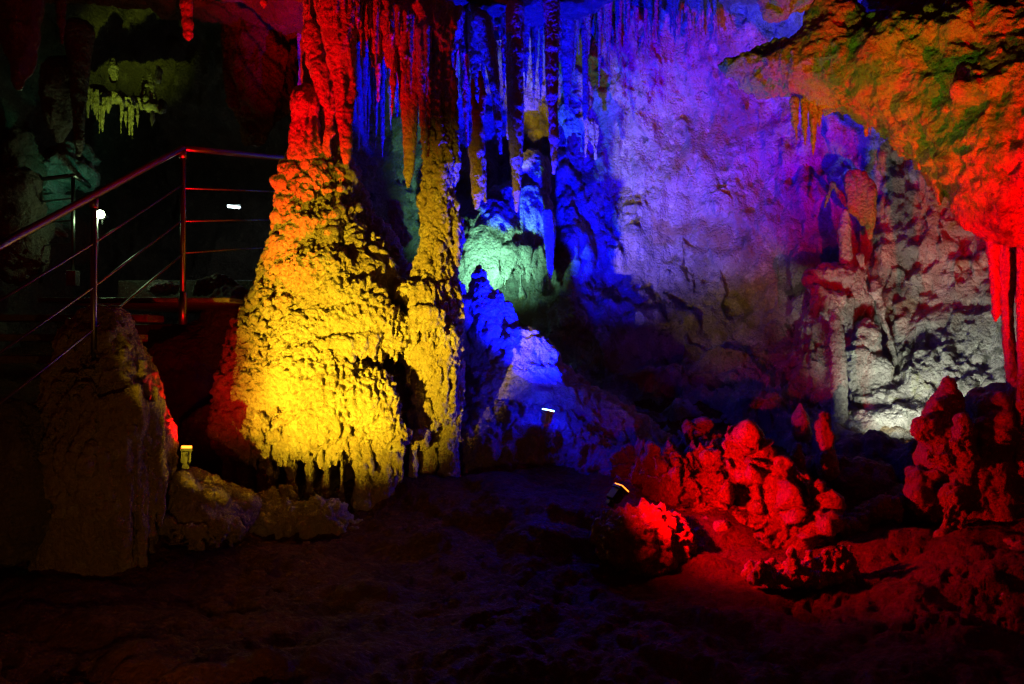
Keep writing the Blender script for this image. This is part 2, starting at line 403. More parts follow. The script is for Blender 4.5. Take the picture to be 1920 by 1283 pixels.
# floor: polar-ish grid of px column and distance
U = np.arange(-500, 2420, 5.0); dist = np.exp(np.linspace(math.log(1.2), math.log(13.0), 420))
X = (U[:, None] - 960) * dist[None, :] / F; Y = np.repeat(dist[None, :], len(U), 0)
Zf = np.zeros_like(X)
Zf += .18 * np.clip((Y - 5.5) / 3, 0, 1.6) + .55 * np.clip((Y - 7.6) / 3, 0, 1.5) ** 1.2
Zf += .35 * np.clip((np.abs(X - .3) - 2.6) / 2.0, 0, 2) * np.clip((Y - 3) / 3, .2, 1)
Zf -= .24 * np.clip((7.2 - Y) / 1.6, 0, 1)
Zf += .10 * np.exp(-((X + 1.0) ** 2 / 2.2 + (Y - 7.3) ** 2 / .5)) + .14 * np.exp(-((X - .3) ** 2 / 1.2 + (Y - 7.0) ** 2 / .5))
Zf += .05 * np.exp(-((X - 1.7) ** 2 / 1.2 + (Y - 6.9) ** 2 / .9)) + .22 * np.exp(-((X - 3.2) ** 2 / 1.0 + (Y - 5.6) ** 2 / .5))
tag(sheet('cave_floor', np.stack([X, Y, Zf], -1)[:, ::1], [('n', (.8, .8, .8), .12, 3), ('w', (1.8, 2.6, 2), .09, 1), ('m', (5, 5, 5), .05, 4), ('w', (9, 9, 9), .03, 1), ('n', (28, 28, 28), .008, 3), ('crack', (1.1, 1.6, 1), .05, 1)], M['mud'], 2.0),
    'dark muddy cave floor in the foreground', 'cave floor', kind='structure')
# ceiling: low lip over the formations, rising into the right chamber
xs = np.arange(-9, 7.01, .045); ys = np.arange(1.5, 13.5, .045)
XX, YY = np.meshgrid(xs, ys, indexing='ij')
low = 3.42 + CAMZ + .25 * np.clip((-XX - 1.5) / 2, 0, 2)
high = 5.9 + CAMZ
t = np.clip((XX - 0.0) / 1.3 + .45 * np.clip(YY - 9.0, -1, 3), 0, 1); t = t * t * (3 - 2 * t)
ZC = low + (high - low) * t + .5 * np.clip(YY - 9, 0, 4) * (1 - t)
P = np.stack([XX, YY, ZC], -1)[::-1]
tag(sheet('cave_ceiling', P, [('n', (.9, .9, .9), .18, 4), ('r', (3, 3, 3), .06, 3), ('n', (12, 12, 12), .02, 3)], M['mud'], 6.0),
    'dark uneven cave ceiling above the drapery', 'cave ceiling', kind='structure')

# ------------------------------------------------------------------ the great yellow stalagmite
S1 = Stack([(262, 598, 622), (276, 566, 642), (300, 545, 660), (340, 532, 678), (400, 528, 705), (450, 527, 742), (500, 505, 760), (560, 478, 778), (620, 450, 792),
            (700, 420, 815), (770, 410, 832), (815, 418, 834), (850, 470, 800), (900, 492, 800), (950, 480, 820)], 7.8, .85)
main = empty('flowstone_stalagmite', W(625, 950, 7.8))
tag(main, 'huge bumpy cone of flowstone lit bright yellow with tiers of drips', 'stalagmite')
pr = [S1.prim()]
def on(px, py, out=0.0): return (px, py, S1.front(px, py, 7.8, out) )
def fb(px, py, rx, ry, out, k=.1):
    d = S1.front(px, py, 7.8); s = 7.8 / F
    # true px at the surface depth
    return el(W(px, py, d - out + .0), (rx * d / F, max(rx, ry) * .55 * d / F, ry * d / F), k)
for a in [(575, 360, 34, 40, .0), (575, 440, 40, 55, .06), (600, 520, 60, 50, .09), (650, 558, 60, 32, .08), (690, 600, 55, 40, .11), (730, 625, 34, 36, .14), (640, 615, 50, 38, .08),
          (570, 650, 60, 60, .04), (590, 720, 80, 70, .07), (510, 740, 50, 55, .03), (660, 750, 60, 60, .05), (700, 745, 40, 50, .09), (730, 800, 36, 55, .10), (600, 790, 60, 40, .07), (490, 790, 40, 36, .03)]:
    pr.append(fb(*a))
def gouge(px, py, rx, ry, depth, inset=0.0, k=.05):
    d = S1.front(px, py, 7.8); s_ = d / F
    return cut(el(W(px, py, d + inset), (rx * s_, depth, ry * s_), k))
pr += shingles(S1, 7.8, 1150, (415, 800, 300, 850), 10, 28, 5.0, .085, .012)
pr += [gouge(728, 425, 82, 122, .22, -.05, .10), gouge(612, 600, 62, 7, .16), gouge(728, 684, 34, 18, .28), gouge(680, 668, 40, 8, .22), gouge(752, 735, 22, 40, .2), gouge(742, 590, 10, 12, .12), gouge(775, 640, 20, 70, .3), gouge(768, 760, 18, 60, .3),
       gouge(560, 884, 80, 34, .6), gouge(650, 888, 60, 38, .6), gouge(470, 856, 34, 30, .35), gouge(745, 885, 16, 40, .3), gouge(700, 900, 8, 40, .2)]
rock('body', pr, .0085, [('n', (1.6, 1.6, 1.2), .06, 3), ('m', (8, 8, 6), .05, 3), ('w', (17, 17, 11), .034, 1), ('r', (18, 18, 10), .022, 2), ('n', (34, 34, 26), .016, 2), ('pit', (10, 10, 7), .10, 1), ('r', (7, 7, 1.4), .02, 2)], M['calcite'], base=W(625, 950, 7.8), parent=main)
def tier(pts, n, l0, l1, r, out):
    q = []
    for x, y in pts: q.append((x, y, S1.front(x, y, 7.8) - out))
    d = drips(q, n, l0, l1, r, lean=8)
    for a, b in zip(q[:-1], q[1:]): d += chain([(a[0], a[1] - r * 1.4, r * 1.7, a[2] + .02), (b[0], b[1] - r * 1.4, r * 1.7, b[2] + .02)], k=.04)
    return d
DR = [('n', (6, 6, 4), .02, 3), ('w', (17, 17, 11), .034, 1), ('n', (36, 36, 30), .006, 2)]
rock('drip_curtain', tier([(535, 560), (580, 580), (630, 573), (690, 560)], 22, 16, 46, 6, .12), .0085, DR, M['calcite'], parent=main)
rock('drip_curtain', tier([(610, 655), (650, 650), (700, 640), (745, 625)], 20, 20, 56, 7, .20), .0085, DR, M['calcite'], parent=main)
rock('drip_curtain', tier([(424, 775), (450, 800), (500, 812), (560, 808), (620, 800), (660, 822), (720, 835), (760, 826)], 44, 30, 80, 8, .08), .009, DR, M['calcite'], parent=main)
# stout legs from the fringe to the ground
pl = []
for x, y0, y1, r in [(437, 790, 890, 11), (462, 800, 905, 13), (505, 820, 885, 13), (545, 850, 900, 6), (580, 850, 905, 6), (612, 845, 905, 5), (640, 850, 912, 5), (683, 830, 935, 19), (722, 842, 948, 22), (742, 835, 940, 13), (772, 800, 940, 9), (800, 790, 930, 12)]:
    d = S1.front(min(max(x, 440), 800), 780, 7.8) + .10
    pl += chain([(x + R.uniform(-4, 4), y0 - 20, r * 1.3, d), (x, (y0 + y1) / 2, r * .85, d + .03), (x + R.uniform(-5, 5), y1 + 25, r * 1.25, d + .05)], k=.05)
rock('fluted_foot', pl, .010, FLUTE, M['calcite'], parent=main)

# ------------------------------------------------------------------ the column beside it

S2 = Stack([(20, 770, 868), (60, 782, 860), (110, 804, 845), (200, 805, 846), (300, 804, 847), (380, 800, 848), (430, 796, 850), (480, 787, 852), (520, 776, 854), (560, 765, 857), (640, 758, 858), (700, 772, 859), (760, 800, 858), (800, 828, 858), (880, 822, 862), (940, 812, 866)], 7.45, 1.0)
colm = empty('cave_column', W(830, 940, 7.45)); tag(colm, 'thick limestone column joining floor and ceiling right of the yellow cone', 'column')
pr = [S2.prim()] + shingles(S2, 7.45, 420, (750, 866, 150, 800), 14, 44, 3.4, .03, .014) + [blob(849, 170, 7, 40, 7.4, 12, .04), blob(853, 300, 6, 46, 7.42, 12, .04), blob(855, 450, 7, 50, 7.42, 14, .04), blob(858, 610, 8, 40, 7.4, 14, .04), blob(858, 720, 8, 44, 7.4, 14, .04)] + [blob(*a) for a in [(765, 548, 28, 18, 7.2, 20), (795, 545, 24, 14, 7.15, 18), (800, 572, 34, 22, 7.18, 24), (770, 640, 16, 40, 7.3, 16), (785, 715, 16, 36, 7.3, 16), (835, 645, 24, 30, 7.25, 20), (800, 640, 20, 44, 7.2, 20), (830, 720, 22, 70, 7.28, 18), (806, 790, 14, 14, 7.3, 14)]]
rock('shaft', pr, .009, [('n', (2.4, 2.4, 1.3), .035, 3), ('r', (10, 10, 1.0), .026, 2), ('w', (19, 19, 9), .022, 1), ('r', (20, 20, 9), .018, 2), ('n', (40, 40, 26), .012, 2)], M['calcite'], base=W(830, 940, 7.45), parent=colm, seed=3)
rock('drip_curtain', drips([(772, 590, 7.05), (800, 588, 7.02), (832, 590, 7.08)], 9, 20, 75, 6) + drips([(765, 655, 7.16), (785, 660, 7.14), (800, 668, 7.14), (815, 668, 7.14)], 8, 30, 70, 8) + drips([(778, 740, 7.2), (800, 765, 7.2), (815, 778, 7.25)], 5, 8, 30, 6), .0085, DR, M['calcite'], parent=colm)

# ------------------------------------------------------------------ red drapery above
drap = empty('flowstone_drapery', W(640, 285, 7.6)); tag(drap, 'red lit flowstone drapery pouring from the ceiling onto the cone', 'drapery')
SA = Stack([(-40, 588, 676), (20, 596, 672), (60, 605, 668), (130, 622, 664), (200, 634, 660), (250, 640, 656), (290, 642, 654), (304, 646, 650)], 7.15, .8)
SB = Stack([(-40, 575, 690), (30, 572, 680), (80, 570, 668), (150, 570, 664), (210, 565, 655), (250, 556, 652), (300, 548, 655)], 7.7, .55)
SC_ = Stack([(165, 566, 578), (180, 558, 585), (210, 553, 590), (250, 549, 600), (300, 546, 610)], 7.45, .8)
rock('body', [SB.prim(), SC_.prim()] + chain([(590, 60, 16, 7.4), (598, 140, 12, 7.35), (606, 190, 8, 7.35)]) + chain([(622, 150, 12, 7.4), (618, 250, 8, 7.4), (614, 290, 7, 7.45)]) + [blob(572, 195, 18, 24, 7.4)], .0115,
     [('n', (1.8, 1.8, 1.4), .04, 3), ('r', (7, 7, .8), .04, 2), ('w', (19, 19, 12), .02, 1), ('n', (40, 40, 30), .006, 2)], M['calcite'], base=W(640, 285, 7.6), parent=drap)
rock('hanging_tongue', [SA.prim()], .0105, [('r', (8, 8, .8), .035, 2), ('w', (20, 20, 14), .014, 1), ('n', (40, 40, 30), .005, 2)], M['calcite'], parent=drap, seed=5)
# wide fringe from the tongue to the column head
q = [(655, 10, 7.3), (700, 25, 7.3), (745, 45, 7.3), (790, 80, 7.35), (812, 110, 7.4)]
fr = []
for a, b in zip(q[:-1], q[1:]): fr += chain([(a[0], a[1] - 30, 34, a[2] + .25), (b[0], b[1] - 30, 34, b[2] + .25)], k=.12)
fr += drips(q, 26, 25, 90, 7, lean=5) + drips([(a[0] + 8, a[1] - 10, a[2] + .2) for a in q], 18, 40, 120, 8, lean=4)
rock('fringe', fr, .010, [('n', (2.2, 2.2, 1.6), .03, 3), ('r', (9, 9, 1.2), .02, 2), ('w', (20, 20, 12), .014, 1), ('n', (40, 40, 30), .005, 2)], M['calcite'], parent=drap, seed=8)

# ceiling arch joining drapery, column and the row of stalactites
arch = [blob(880, 2, 170, 40, 8.2, 90), blob(1010, -20, 150, 50, 8.4, 80), blob(760, -40, 160, 60, 7.9, 80), blob(620, -70, 170, 70, 7.7, 90), blob(460, -60, 160, 55, 8.0, 90)]
thing_rock('ceiling_ledge', arch, .02, [('n', (1.8, 1.8, 1.8), .08, 4), ('w', (8, 8, 8), .03, 1), ('n', (24, 24, 24), .01, 2)], M['dark'], 'dark rock ledge under the ceiling from which the stalactites hang', 'rock ledge')

# ------------------------------------------------------------------ stalactites
def stal(pts, d, label, mat='calcite', h=.0085, group=None, extra=(), seed=0.0, spec=STAL, name='stalactite', cat='stalactite'):
    p = chain(pts, d, k=.03)
    for e in extra: p += chain(e, d, k=.03)
    return thing_rock(name, p, h, spec, M[mat], label, cat, group, seed=seed + pts[0][0])
G1 = 'stalactites hanging beside the thick column'
stal([(748, 20, 17), (752, 90, 14), (764, 180, 14), (768, 270, 11), (766, 325, 8), (765, 350, 4)], 7.5, 'long tan stalactite in the gap between the cone and the column', group=G1, extra=[[(780, 40, 12), (776, 160, 10), (774, 260, 7), (773, 318, 3)]])
stal([(742, 60, 7), (737, 150, 6), (735, 218, 2)], 7.4, 'thin pointed stalactite left of the long tan one in the gap', group=G1)
stal([(708, 40, 5), (710, 140, 4), (709, 195, 1.5)], 7.9, 'needle thin dark stalactite in the gap under the red fringe', group=G1)
stal([(788, 60, 9), (790, 160, 8), (796, 250, 6), (798, 296, 3)], 7.25, 'thin stalactite clinging to the left side of the thick column', group=G1)
stal([(853, 20, 12), (850, 90, 8), (849, 160, 3)], 8.05, 'short blue stalactite just right of the column head', group=G1)
stal([(866, 20, 13), (870, 100, 9), (874, 200, 6), (877, 272, 2.5)], 7.95, 'slim blue stalactite beside the right edge of the column', group=G1)
stal([(888, 20, 14), (890, 110, 11), (894, 180, 7), (895, 212, 3)], 7.90, 'blue speckled stalactite whose tip meets the yellow forked one', group=G1)
stal([(893, 214, 10), (896, 250, 11), (893, 285, 15), (896, 330, 14), (896, 365, 10), (893, 390, 4)], 7.35, 'forked stalactite with a thick bright yellow lower half', group=G1,
     extra=[[(886, 150, 3), (888, 190, 4), (892, 220, 7)], [(899, 135, 3), (906, 180, 6), (901, 215, 7)], [(909, 300, 4), (908, 345, 4), (910, 378, 2)]])
stal([(902, 40, 20), (918, 90, 15), (928, 160, 9), (934, 230, 6), (939, 287, 2.5)], 7.75, 'leaning tan stalactite with a broad top left of the row', group=G1)
stal([(948, 30, 8), (952, 110, 6), (954, 200, 4), (952, 260, 2)], 8.10, 'slim stalactite squeezed left of the longest one', group=G1)
stal([(967, 15, 18), (968, 100, 15), (968, 200, 13), (968, 300, 11), (969, 360, 7), (968, 396, 2.5)], 7.60, 'longest stalactite of the row, brown with a blue right side', group=G1, extra=[[(956, 40, 6), (954, 150, 5), (958, 280, 4)]])
stal([(990, 20, 7), (988, 100, 4), (985, 165, 1.5)], 8.35, 'thin blue stalactite just right of the longest one', group=G1)
stal([(1006, 10, 6), (1002, 100, 4), (1001, 162, 1.5)], 8.55, 'straight thin stalactite between the two longest ones', group=G1)
stal([(1015, 30, 4), (1014, 130, 3), (1014, 198, 1.2)], 9.15, 'needle stalactite hanging lowest between the two longest ones', group=G1)
stal([(1034, 5, 16), (1035, 90, 13), (1036, 180, 10), (1038, 260, 8), (1040, 305, 5), (1038, 325, 2)], 7.70, 'straight tapered stalactite at the right end of the row', group=G1)
stal([(1064, 20, 16), (1064, 110, 12), (1063, 160, 8), (1063, 205, 2)], 9.2, 'broad blue stalactite near the wall right of the row', group=G1)
stal([(1096, 60, 6), (1098, 200, 5), (1100, 260, 3), (1098, 296, 1.5)], 9.6, 'long thin brown stalactite against the lit wall patch', group=G1)
stal([(1026, 400, 10), (1030, 450, 9), (1032, 500, 6), (1029, 542, 2)], 9.6, 'pale greenish stalactite over the blue shadowed wall', group=G1)
# small blue ones near the wall top and behind the gap
G2 = 'small blue stalactites under the chamber roof'; lab2 = 'small thin blue stalactite in the fringe under the chamber roof'
for i in range(26):
    x = 1050 + i * 12 + R.uniform(-6, 6); y = R.uniform(30, 90) + (0 if x < 1150 else -20); L = R.uniform(35, 110) * (1 if x < 1180 else .8)
    r = R.uniform(1.8, 4.2)
    stal([(x, y - 55, r * 1.8), (x + R.uniform(-1, 1), y + L * .4, r), (x + R.uniform(-2, 2), y + L, r * .35)], 10.3 + R.uniform(-.35, .15), lab2, 'wall', .012, G2, seed=i)
lab1 = 'fine needle stalactite in the dense row right of the column'
for i in range(26):
    x = 852 + i * 8.2 + R.uniform(-4, 4); y = R.uniform(25, 45); L = R.uniform(40, 200) * R.choice((1, .5)); r = R.uniform(1.8, 5)
    stal([(x, y - 30, r * 2), (x + R.uniform(-1, 1), y + L * .35, r), (x + R.uniform(-2, 2), y + L * .8, r * .7), (x + R.uniform(-2, 2), y + L, r * .3)], 8.5 + R.uniform(-.35, .5), lab1, 'calcite', .010, 'fine stalactites in the row right of the column', seed=i)
lab0 = 'fine red icicle in the fringe above the cone and the column'
for i in range(30):
    t = (i + R.random()) / 30; x = 606 + t * 205; y = 8 + 95 * t ** 1.6; L = R.uniform(25, 110) * R.choice((1, .6)); r = R.uniform(1.8, 4.2)
    stal([(x, y - 45, r * 2), (x + R.uniform(-1, 1), y + L * .35, r), (x + R.uniform(-2, 2), y + L, r * .3)], 7.12 + R.uniform(-.12, .2), lab0, 'calcite', .0095, 'red icicles above the cone', seed=i)
G3 = 'dim blue stalactites in the dark gap'
for i in range(26):
    x = 668 + i * 4.6 + R.uniform(-3, 3); y = R.uniform(40, 90); L = R.uniform(60, 220); r = R.uniform(2, 6)
    stal([(x, y - 40, r * 1.6), (x, y + L * .5, r), (x + R.uniform(-3, 3), y + L, r * .3)], 8.75 + R.uniform(-.35, .35), 'dim bluish stalactite deep inside the dark gap', 'wall', .012, G3, seed=i)

# ------------------------------------------------------------------ teal flowstone behind the mound, small teal boulder
thing_rock('flowstone_mass', [blob(915, 455, 62, 75, 10.3, 50, .2), blob(890, 490, 45, 70, 10.2, 40, .2), blob(985, 440, 50, 85, 10.5, 45, .2), blob(960, 380, 50, 40, 10.6, 40, .2), blob(1000, 330, 36, 50, 10.7, 40)] + drips([(940, 470, 9.98), (970, 480, 10.05), (1005, 480, 10.15), (1030, 470, 10.2)], 9, 30, 80, 8), .018,
     [('n', (1.6, 1.6, 1.2), .08, 4), ('r', (5, 5, 1.2), .04, 2), ('w', (10, 10, 7), .025, 1), ('n', (28, 28, 24), .008, 2)], M['wall'], 'rounded flowstone mass lit teal green behind the dark pointed mound', 'flowstone')
thing_rock('boulder', [blob(742, 400, 17, 24, 9.3, 20), blob(728, 385, 10, 14, 9.3, 12), blob(750, 440, 20, 30, 9.3, 20)], .012, LUMP, M['wall'], 'small pale teal boulder glimpsed between the cone and the column', 'boulder')
# golden knob on the wall
thing_rock('flowstone_lump', [blob(1080, 170, 22, 40, 10.4, 22), blob(1070, 215, 24, 22, 10.3, 22), blob(1090, 190, 20, 24, 10.4)] + drips([(1060, 235, 10.2), (1085, 235, 10.2), (1120, 245, 10.3)], 9, 20, 60, 7, lean=-9), .015,
     [('n', (2, 2, 2), .06, 4), ('r', (7, 7, 2), .03, 2), ('n', (24, 24, 24), .01, 2)], M['wall'], 'golden lump of flowstone with streaks on the wall right of the stalactites', 'flowstone')

# ------------------------------------------------------------------ pointed mound with blue lamp
SM = Stack([(566, 885, 905), (580, 872, 930), (600, 864, 950), (640, 860, 1000), (680, 858, 1050), (730, 856, 1110), (790, 850, 1215), (860, 840, 1300), (960, 840, 1320)], 8.75, .45)
mound = thing_rock('rock_mound', [SM.prim(), blob(960, 700, 90, 90, 8.45, 40, .25), blob(960, 775, 120, 65, 8.3, 50, .25), blob(1060, 805, 110, 50, 8.4, 50, .25), blob(830, 610, 44, 110, 8.4, 40, .2)], .017,  # last blob is added behind the column to keep blue light off the gap
     [('n', (1.5, 1.5, 1.5), .08, 4), ('r', (4, 4, 2), .05, 3), ('w', (10, 10, 7), .045, 1), ('n', (24, 24, 20), .014, 3)], M['calcite'], 'sloping mound lit blue between the column and the dark chamber', 'rock mound')
stal([(896, 502, 4), (898, 520, 10), (903, 545, 20), (908, 580, 31), (912, 630, 42)], 8.5, 'dark pointed stalagmite topping the mound, cut out against teal rock', 'calcite', .011, None, name='stalagmite', cat='stalagmite',
     spec=[('n', (3, 3, 2), .035, 3), ('r', (6, 6, 3), .025, 3), ('w', (14, 14, 10), .022, 1), ('n', (34, 34, 30), .008, 2)], extra=[[(932, 548, 5), (932, 575, 14), (930, 620, 22)], [(954, 572, 5), (952, 600, 13), (945, 640, 20)]])
front_m = thing_rock('rock_mound', [blob(985, 912, 160, 155, 8.05, 105, .15), blob(1080, 940, 140, 135, 8.05, 90, .15), blob(900, 880, 90, 130, 8.05, 80, .15), blob(1180, 960, 120, 120, 7.7, 80, .15), blob(860, 900, 60, 90, 8.05, 60)], .017,
     [('n', (1.6, 1.6, 1.4), .07, 4), ('r', (5, 5, 2), .05, 3), ('w', (12, 12, 8), .04, 1), ('m', (14, 14, 10), .04, 3), ('n', (30, 30, 24), .014, 3)], M['brown'], 'broad brown mound carrying the glowing blue floodlight', 'rock mound', seed=2)
thing_rock('boulder', [blob(1215, 1015, 85, 68, 6.1, 70, .15), blob(1180, 1003, 60, 42, 6.0, 50), blob(1280, 1050, 80, 45, 6.4, 60), blob(1235, 985, 40, 55, 6.95, 40)], .012,
     [('n', (1.8, 1.8, 1.8), .06, 4), ('r', (6, 6, 4), .05, 3), ('w', (14, 14, 11), .04, 1), ('n', (30, 30, 30), .016, 3)], M['brown'], 'rounded boulder glowing red beside the tilted black floodlight', 'boulder', seed=4)
# low knobbly boulders in front of the yellow cone
thing_rock('boulder', [blob(505, 972, 45, 46, 6.75, 45), blob(540, 988, 45, 44, 6.7, 40), blob(480, 1000, 50, 36, 6.7, 40), blob(540, 925, 9, 12, 6.8, 9)], .012, POP, M['calcite'], 'knobbly brown boulder in front of the cone, left of its lighter twin', 'boulder', seed=1)
thing_rock('boulder', [blob(605, 985, 55, 42, 6.7, 45), blob(650, 1004, 50, 32, 6.7, 40)], .012, POP, M['calcite'], 'low knobbly boulder in front of the dark hollow of the cone', 'boulder', seed=2)
thing_rock('boulder', [blob(375, 935, 62, 56, 6.15, 50), blob(420, 960, 60, 50, 6.3, 45), blob(340, 960, 40, 60, 6.1, 40), blob(360, 985, 70, 45, 6.05, 40), blob(350, 900, 22, 20, 5.98, 22)] + drips([(310, 985, 5.85), (350, 1000, 5.82), (400, 995, 5.85), (450, 980, 6.0)], 14, 10, 40, 6), .012, LUMP, M['brown'], 'dark boulder with short drips carrying the small red floodlight', 'boulder', seed=3)

# ------------------------------------------------------------------ left fluted stalagmite
S3 = Stack([(578, 175, 205), (590, 150, 232), (620, 128, 256), (660, 108, 275), (700, 92, 292), (740, 84, 302), (790, 84, 310), (830, 80, 316), (870, 82, 318), (930, 78, 300), (1000, 74, 290), (1060, 70, 285), (1110, 66, 280)], 5.9, .8)
def S3f(x, y, out=0): return S3.front(x, y, 5.9, out)
pr = [S3.prim()] + shingles(S3, 5.9, 500, (70, 315, 600, 930), 10, 34, 5, .04)
left = empty('stalagmite', W(190, 1100, 5.9)); tag(left, 'squat fluted stalagmite at the left, dim brown with a red right edge', 'stalagmite')
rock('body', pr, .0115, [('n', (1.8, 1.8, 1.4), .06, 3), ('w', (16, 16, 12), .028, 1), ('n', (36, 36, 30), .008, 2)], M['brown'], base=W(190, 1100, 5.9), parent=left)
pr = []
for i in range(19):
    x = 88 + i * 12 + R.uniform(-4, 4); y = 735 + R.uniform(-20, 25); e = R.uniform(920, 1075); r = R.uniform(7, 12); xx = min(max(x, 95), 300)
    d0 = S3f(xx, y) + .0; d1 = S3f(min(max(x, 92), 285), 930) + .02
    pr += chain([(x + 1, y, r * .8, d0), (x + R.uniform(-3, 3), (y + e) / 2 - 20, r * 1.1, d1), (x + R.uniform(-5, 5), e, r * .55, d1 + .02)], k=.045)
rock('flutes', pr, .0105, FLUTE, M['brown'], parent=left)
thing_rock('rock_outcrop', [blob(20, 900, 75, 160, 5.6, 60), blob(60, 850, 40, 90, 5.9, 40)], .016, [('n', (1.8, 1.8, 1.4), .07, 3), ('r', (6, 6, 1.5), .03, 2), ('w', (10, 10, 10), .03, 1), ('n', (30, 30, 30), .008, 2)], M['dark'], 'dark rock outcrop at the lower left edge beside the fluted stalagmite', 'rock outcrop')
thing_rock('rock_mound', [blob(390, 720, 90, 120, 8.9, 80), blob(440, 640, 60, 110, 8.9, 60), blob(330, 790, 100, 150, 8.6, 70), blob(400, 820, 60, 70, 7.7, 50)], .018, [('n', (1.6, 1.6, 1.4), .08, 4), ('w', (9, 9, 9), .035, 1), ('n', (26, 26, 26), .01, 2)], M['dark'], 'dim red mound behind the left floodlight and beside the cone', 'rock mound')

ang = lambda az, el_, r: PY + r * direc(az, el_)
thing_rock('rock_outcrop', [el(ang(-34, -2, .60), (.22, .16, .40)), el(ang(-9, 3, .62), (.115, .12, .46)), el(ang(-.5, -4, .62), (.085, .10, .34)), el(ang(12, -15.5, .62), (.24, .12, .26)), el(ang(30.5, -8.5, .62), (.085, .12, .28)), el(ang(43, -13, .64), (.13, .12, .26))], .012, [('n', (3, 3, 3), .03, 3), ('w', (12, 12, 12), .014, 1), ('n', (30, 30, 30), .006, 2)], M['mud'],  # added rock, shaped to mask the edges of the yellow beam
           'dark notched rock at the lower left corner in front of the hidden floodlight', 'rock outcrop', seed=12)
# ------------------------------------------------------------------ right overhang
OV = [rc(W(1352, 128, 7.3), W(1440, 134, 7.2), .02, .20, .1), rc(W(1440, 134, 7.2), W(1560, 120, 7.0), .20, .34, .15), rc(W(1560, 120, 7.0), W(1690, 130, 6.8), .34, .43, .15),
      rc(W(1690, 130, 6.8), W(1830, 175, 6.5), .43, .62, .2), rc(W(1830, 175, 6.5), W(1990, 250, 6.2), .62, .95, .2), blob(1560, 45, 48, 42, 7.0, 45, .15), blob(1690, 80, 70, 50, 6.8, 50, .15),
      blob(1880, 330, 75, 80, 6.2, 60, .2), blob(1910, 380, 80, 55, 6.1, 50, .15), blob(1830, 310, 50, 50, 6.35, 40, .15), blob(1880, 80, 90, 120, 6.3, 60, .2), blob(1800, 60, 30, 50, 6.2, 30), blob(1840, 170, 60, 40, 5.95, 30), blob(1900, 180, 50, 30, 5.9, 30)]
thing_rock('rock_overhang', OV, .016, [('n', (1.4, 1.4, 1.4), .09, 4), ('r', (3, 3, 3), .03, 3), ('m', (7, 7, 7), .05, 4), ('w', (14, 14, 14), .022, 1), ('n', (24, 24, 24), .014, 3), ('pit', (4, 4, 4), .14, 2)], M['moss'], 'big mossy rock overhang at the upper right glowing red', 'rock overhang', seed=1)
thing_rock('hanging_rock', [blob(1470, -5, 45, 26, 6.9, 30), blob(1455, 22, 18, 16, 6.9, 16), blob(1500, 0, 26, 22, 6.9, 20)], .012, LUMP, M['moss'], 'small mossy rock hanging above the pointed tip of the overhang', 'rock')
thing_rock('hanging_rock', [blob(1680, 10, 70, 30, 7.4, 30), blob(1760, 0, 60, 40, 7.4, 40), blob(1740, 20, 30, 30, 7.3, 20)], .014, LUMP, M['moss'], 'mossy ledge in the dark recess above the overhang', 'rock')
G4 = 'stalactites under the overhang'
for pts, lab in [([(1489, 190, 8), (1490, 230, 6), (1494, 262, 2.5)], 'bluish stalactite furthest left under the overhang'),
                 ([(1508, 190, 8), (1509, 235, 5), (1510, 272, 2)], 'thin olive stalactite second from left under the overhang'),
                 ([(1525, 185, 11), (1525, 225, 8), (1525, 262, 4), (1525, 290, 1.5)], 'longest olive stalactite under the left part of the overhang'),
                 ([(1537, 185, 5), (1537, 215, 4), (1536, 236, 2)], 'short stubby stalactite right of the longest one under the overhang'),
                 ([(1624, 200, 6), (1624, 230, 4), (1624, 254, 2)], 'olive stalactite left of a pair mid way along the overhang'),
                 ([(1634, 200, 6), (1633, 232, 4), (1632, 254, 2)], 'olive stalactite right of a pair mid way along the overhang'),
                 ([(1646, 205, 5), (1647, 225, 4), (1647, 243, 2)], 'small purple stalactite right of the olive pair'),
                 ([(1698, 232, 6), (1700, 248, 4), (1702, 260, 2)], 'tiny hooked stalactite where the overhang bends down'),
                 ([(1712, 250, 8), (1720, 290, 6), (1724, 318, 2)], 'curved olive stalactite on the bend of the overhang'),
                 ([(1745, 290, 14), (1755, 330, 12), (1762, 370, 5), (1762, 384, 2)], 'brown flat stalactite under the glowing red bend'),
                 ([(1790, 350, 10), (1796, 375, 7), (1800, 393, 2)], 'small red stalactite under the glowing red bend')]:
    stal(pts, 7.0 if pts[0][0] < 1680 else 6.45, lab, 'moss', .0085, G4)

# red columns at the right edge
G5 = 'red hanging columns at the right edge'
stal([(1858, 390, 14), (1862, 470, 10), (1866, 540, 9), (1868, 585, 7), (1867, 602, 3)], 6.3, 'red stalactite left of the columns at the right edge', group=G5, h=.0095)
stal([(1890, 400, 18), (1887, 520, 13), (1890, 620, 10), (1898, 690, 11), (1902, 745, 13), (1898, 790, 20)], 6.4, 'red slender column reaching the rocks at the right edge', group=G5, h=.0095, name='cave_column', cat='column', extra=[[(1900, 420, 12), (1896, 540, 8)]])
stal([(1922, 400, 16), (1914, 560, 7), (1918, 650, 9), (1920, 760, 12), (1924, 860, 18)], 6.2, 'red knobbly column cut by the right picture edge', group=G5, h=.0095, name='cave_column', cat='column')

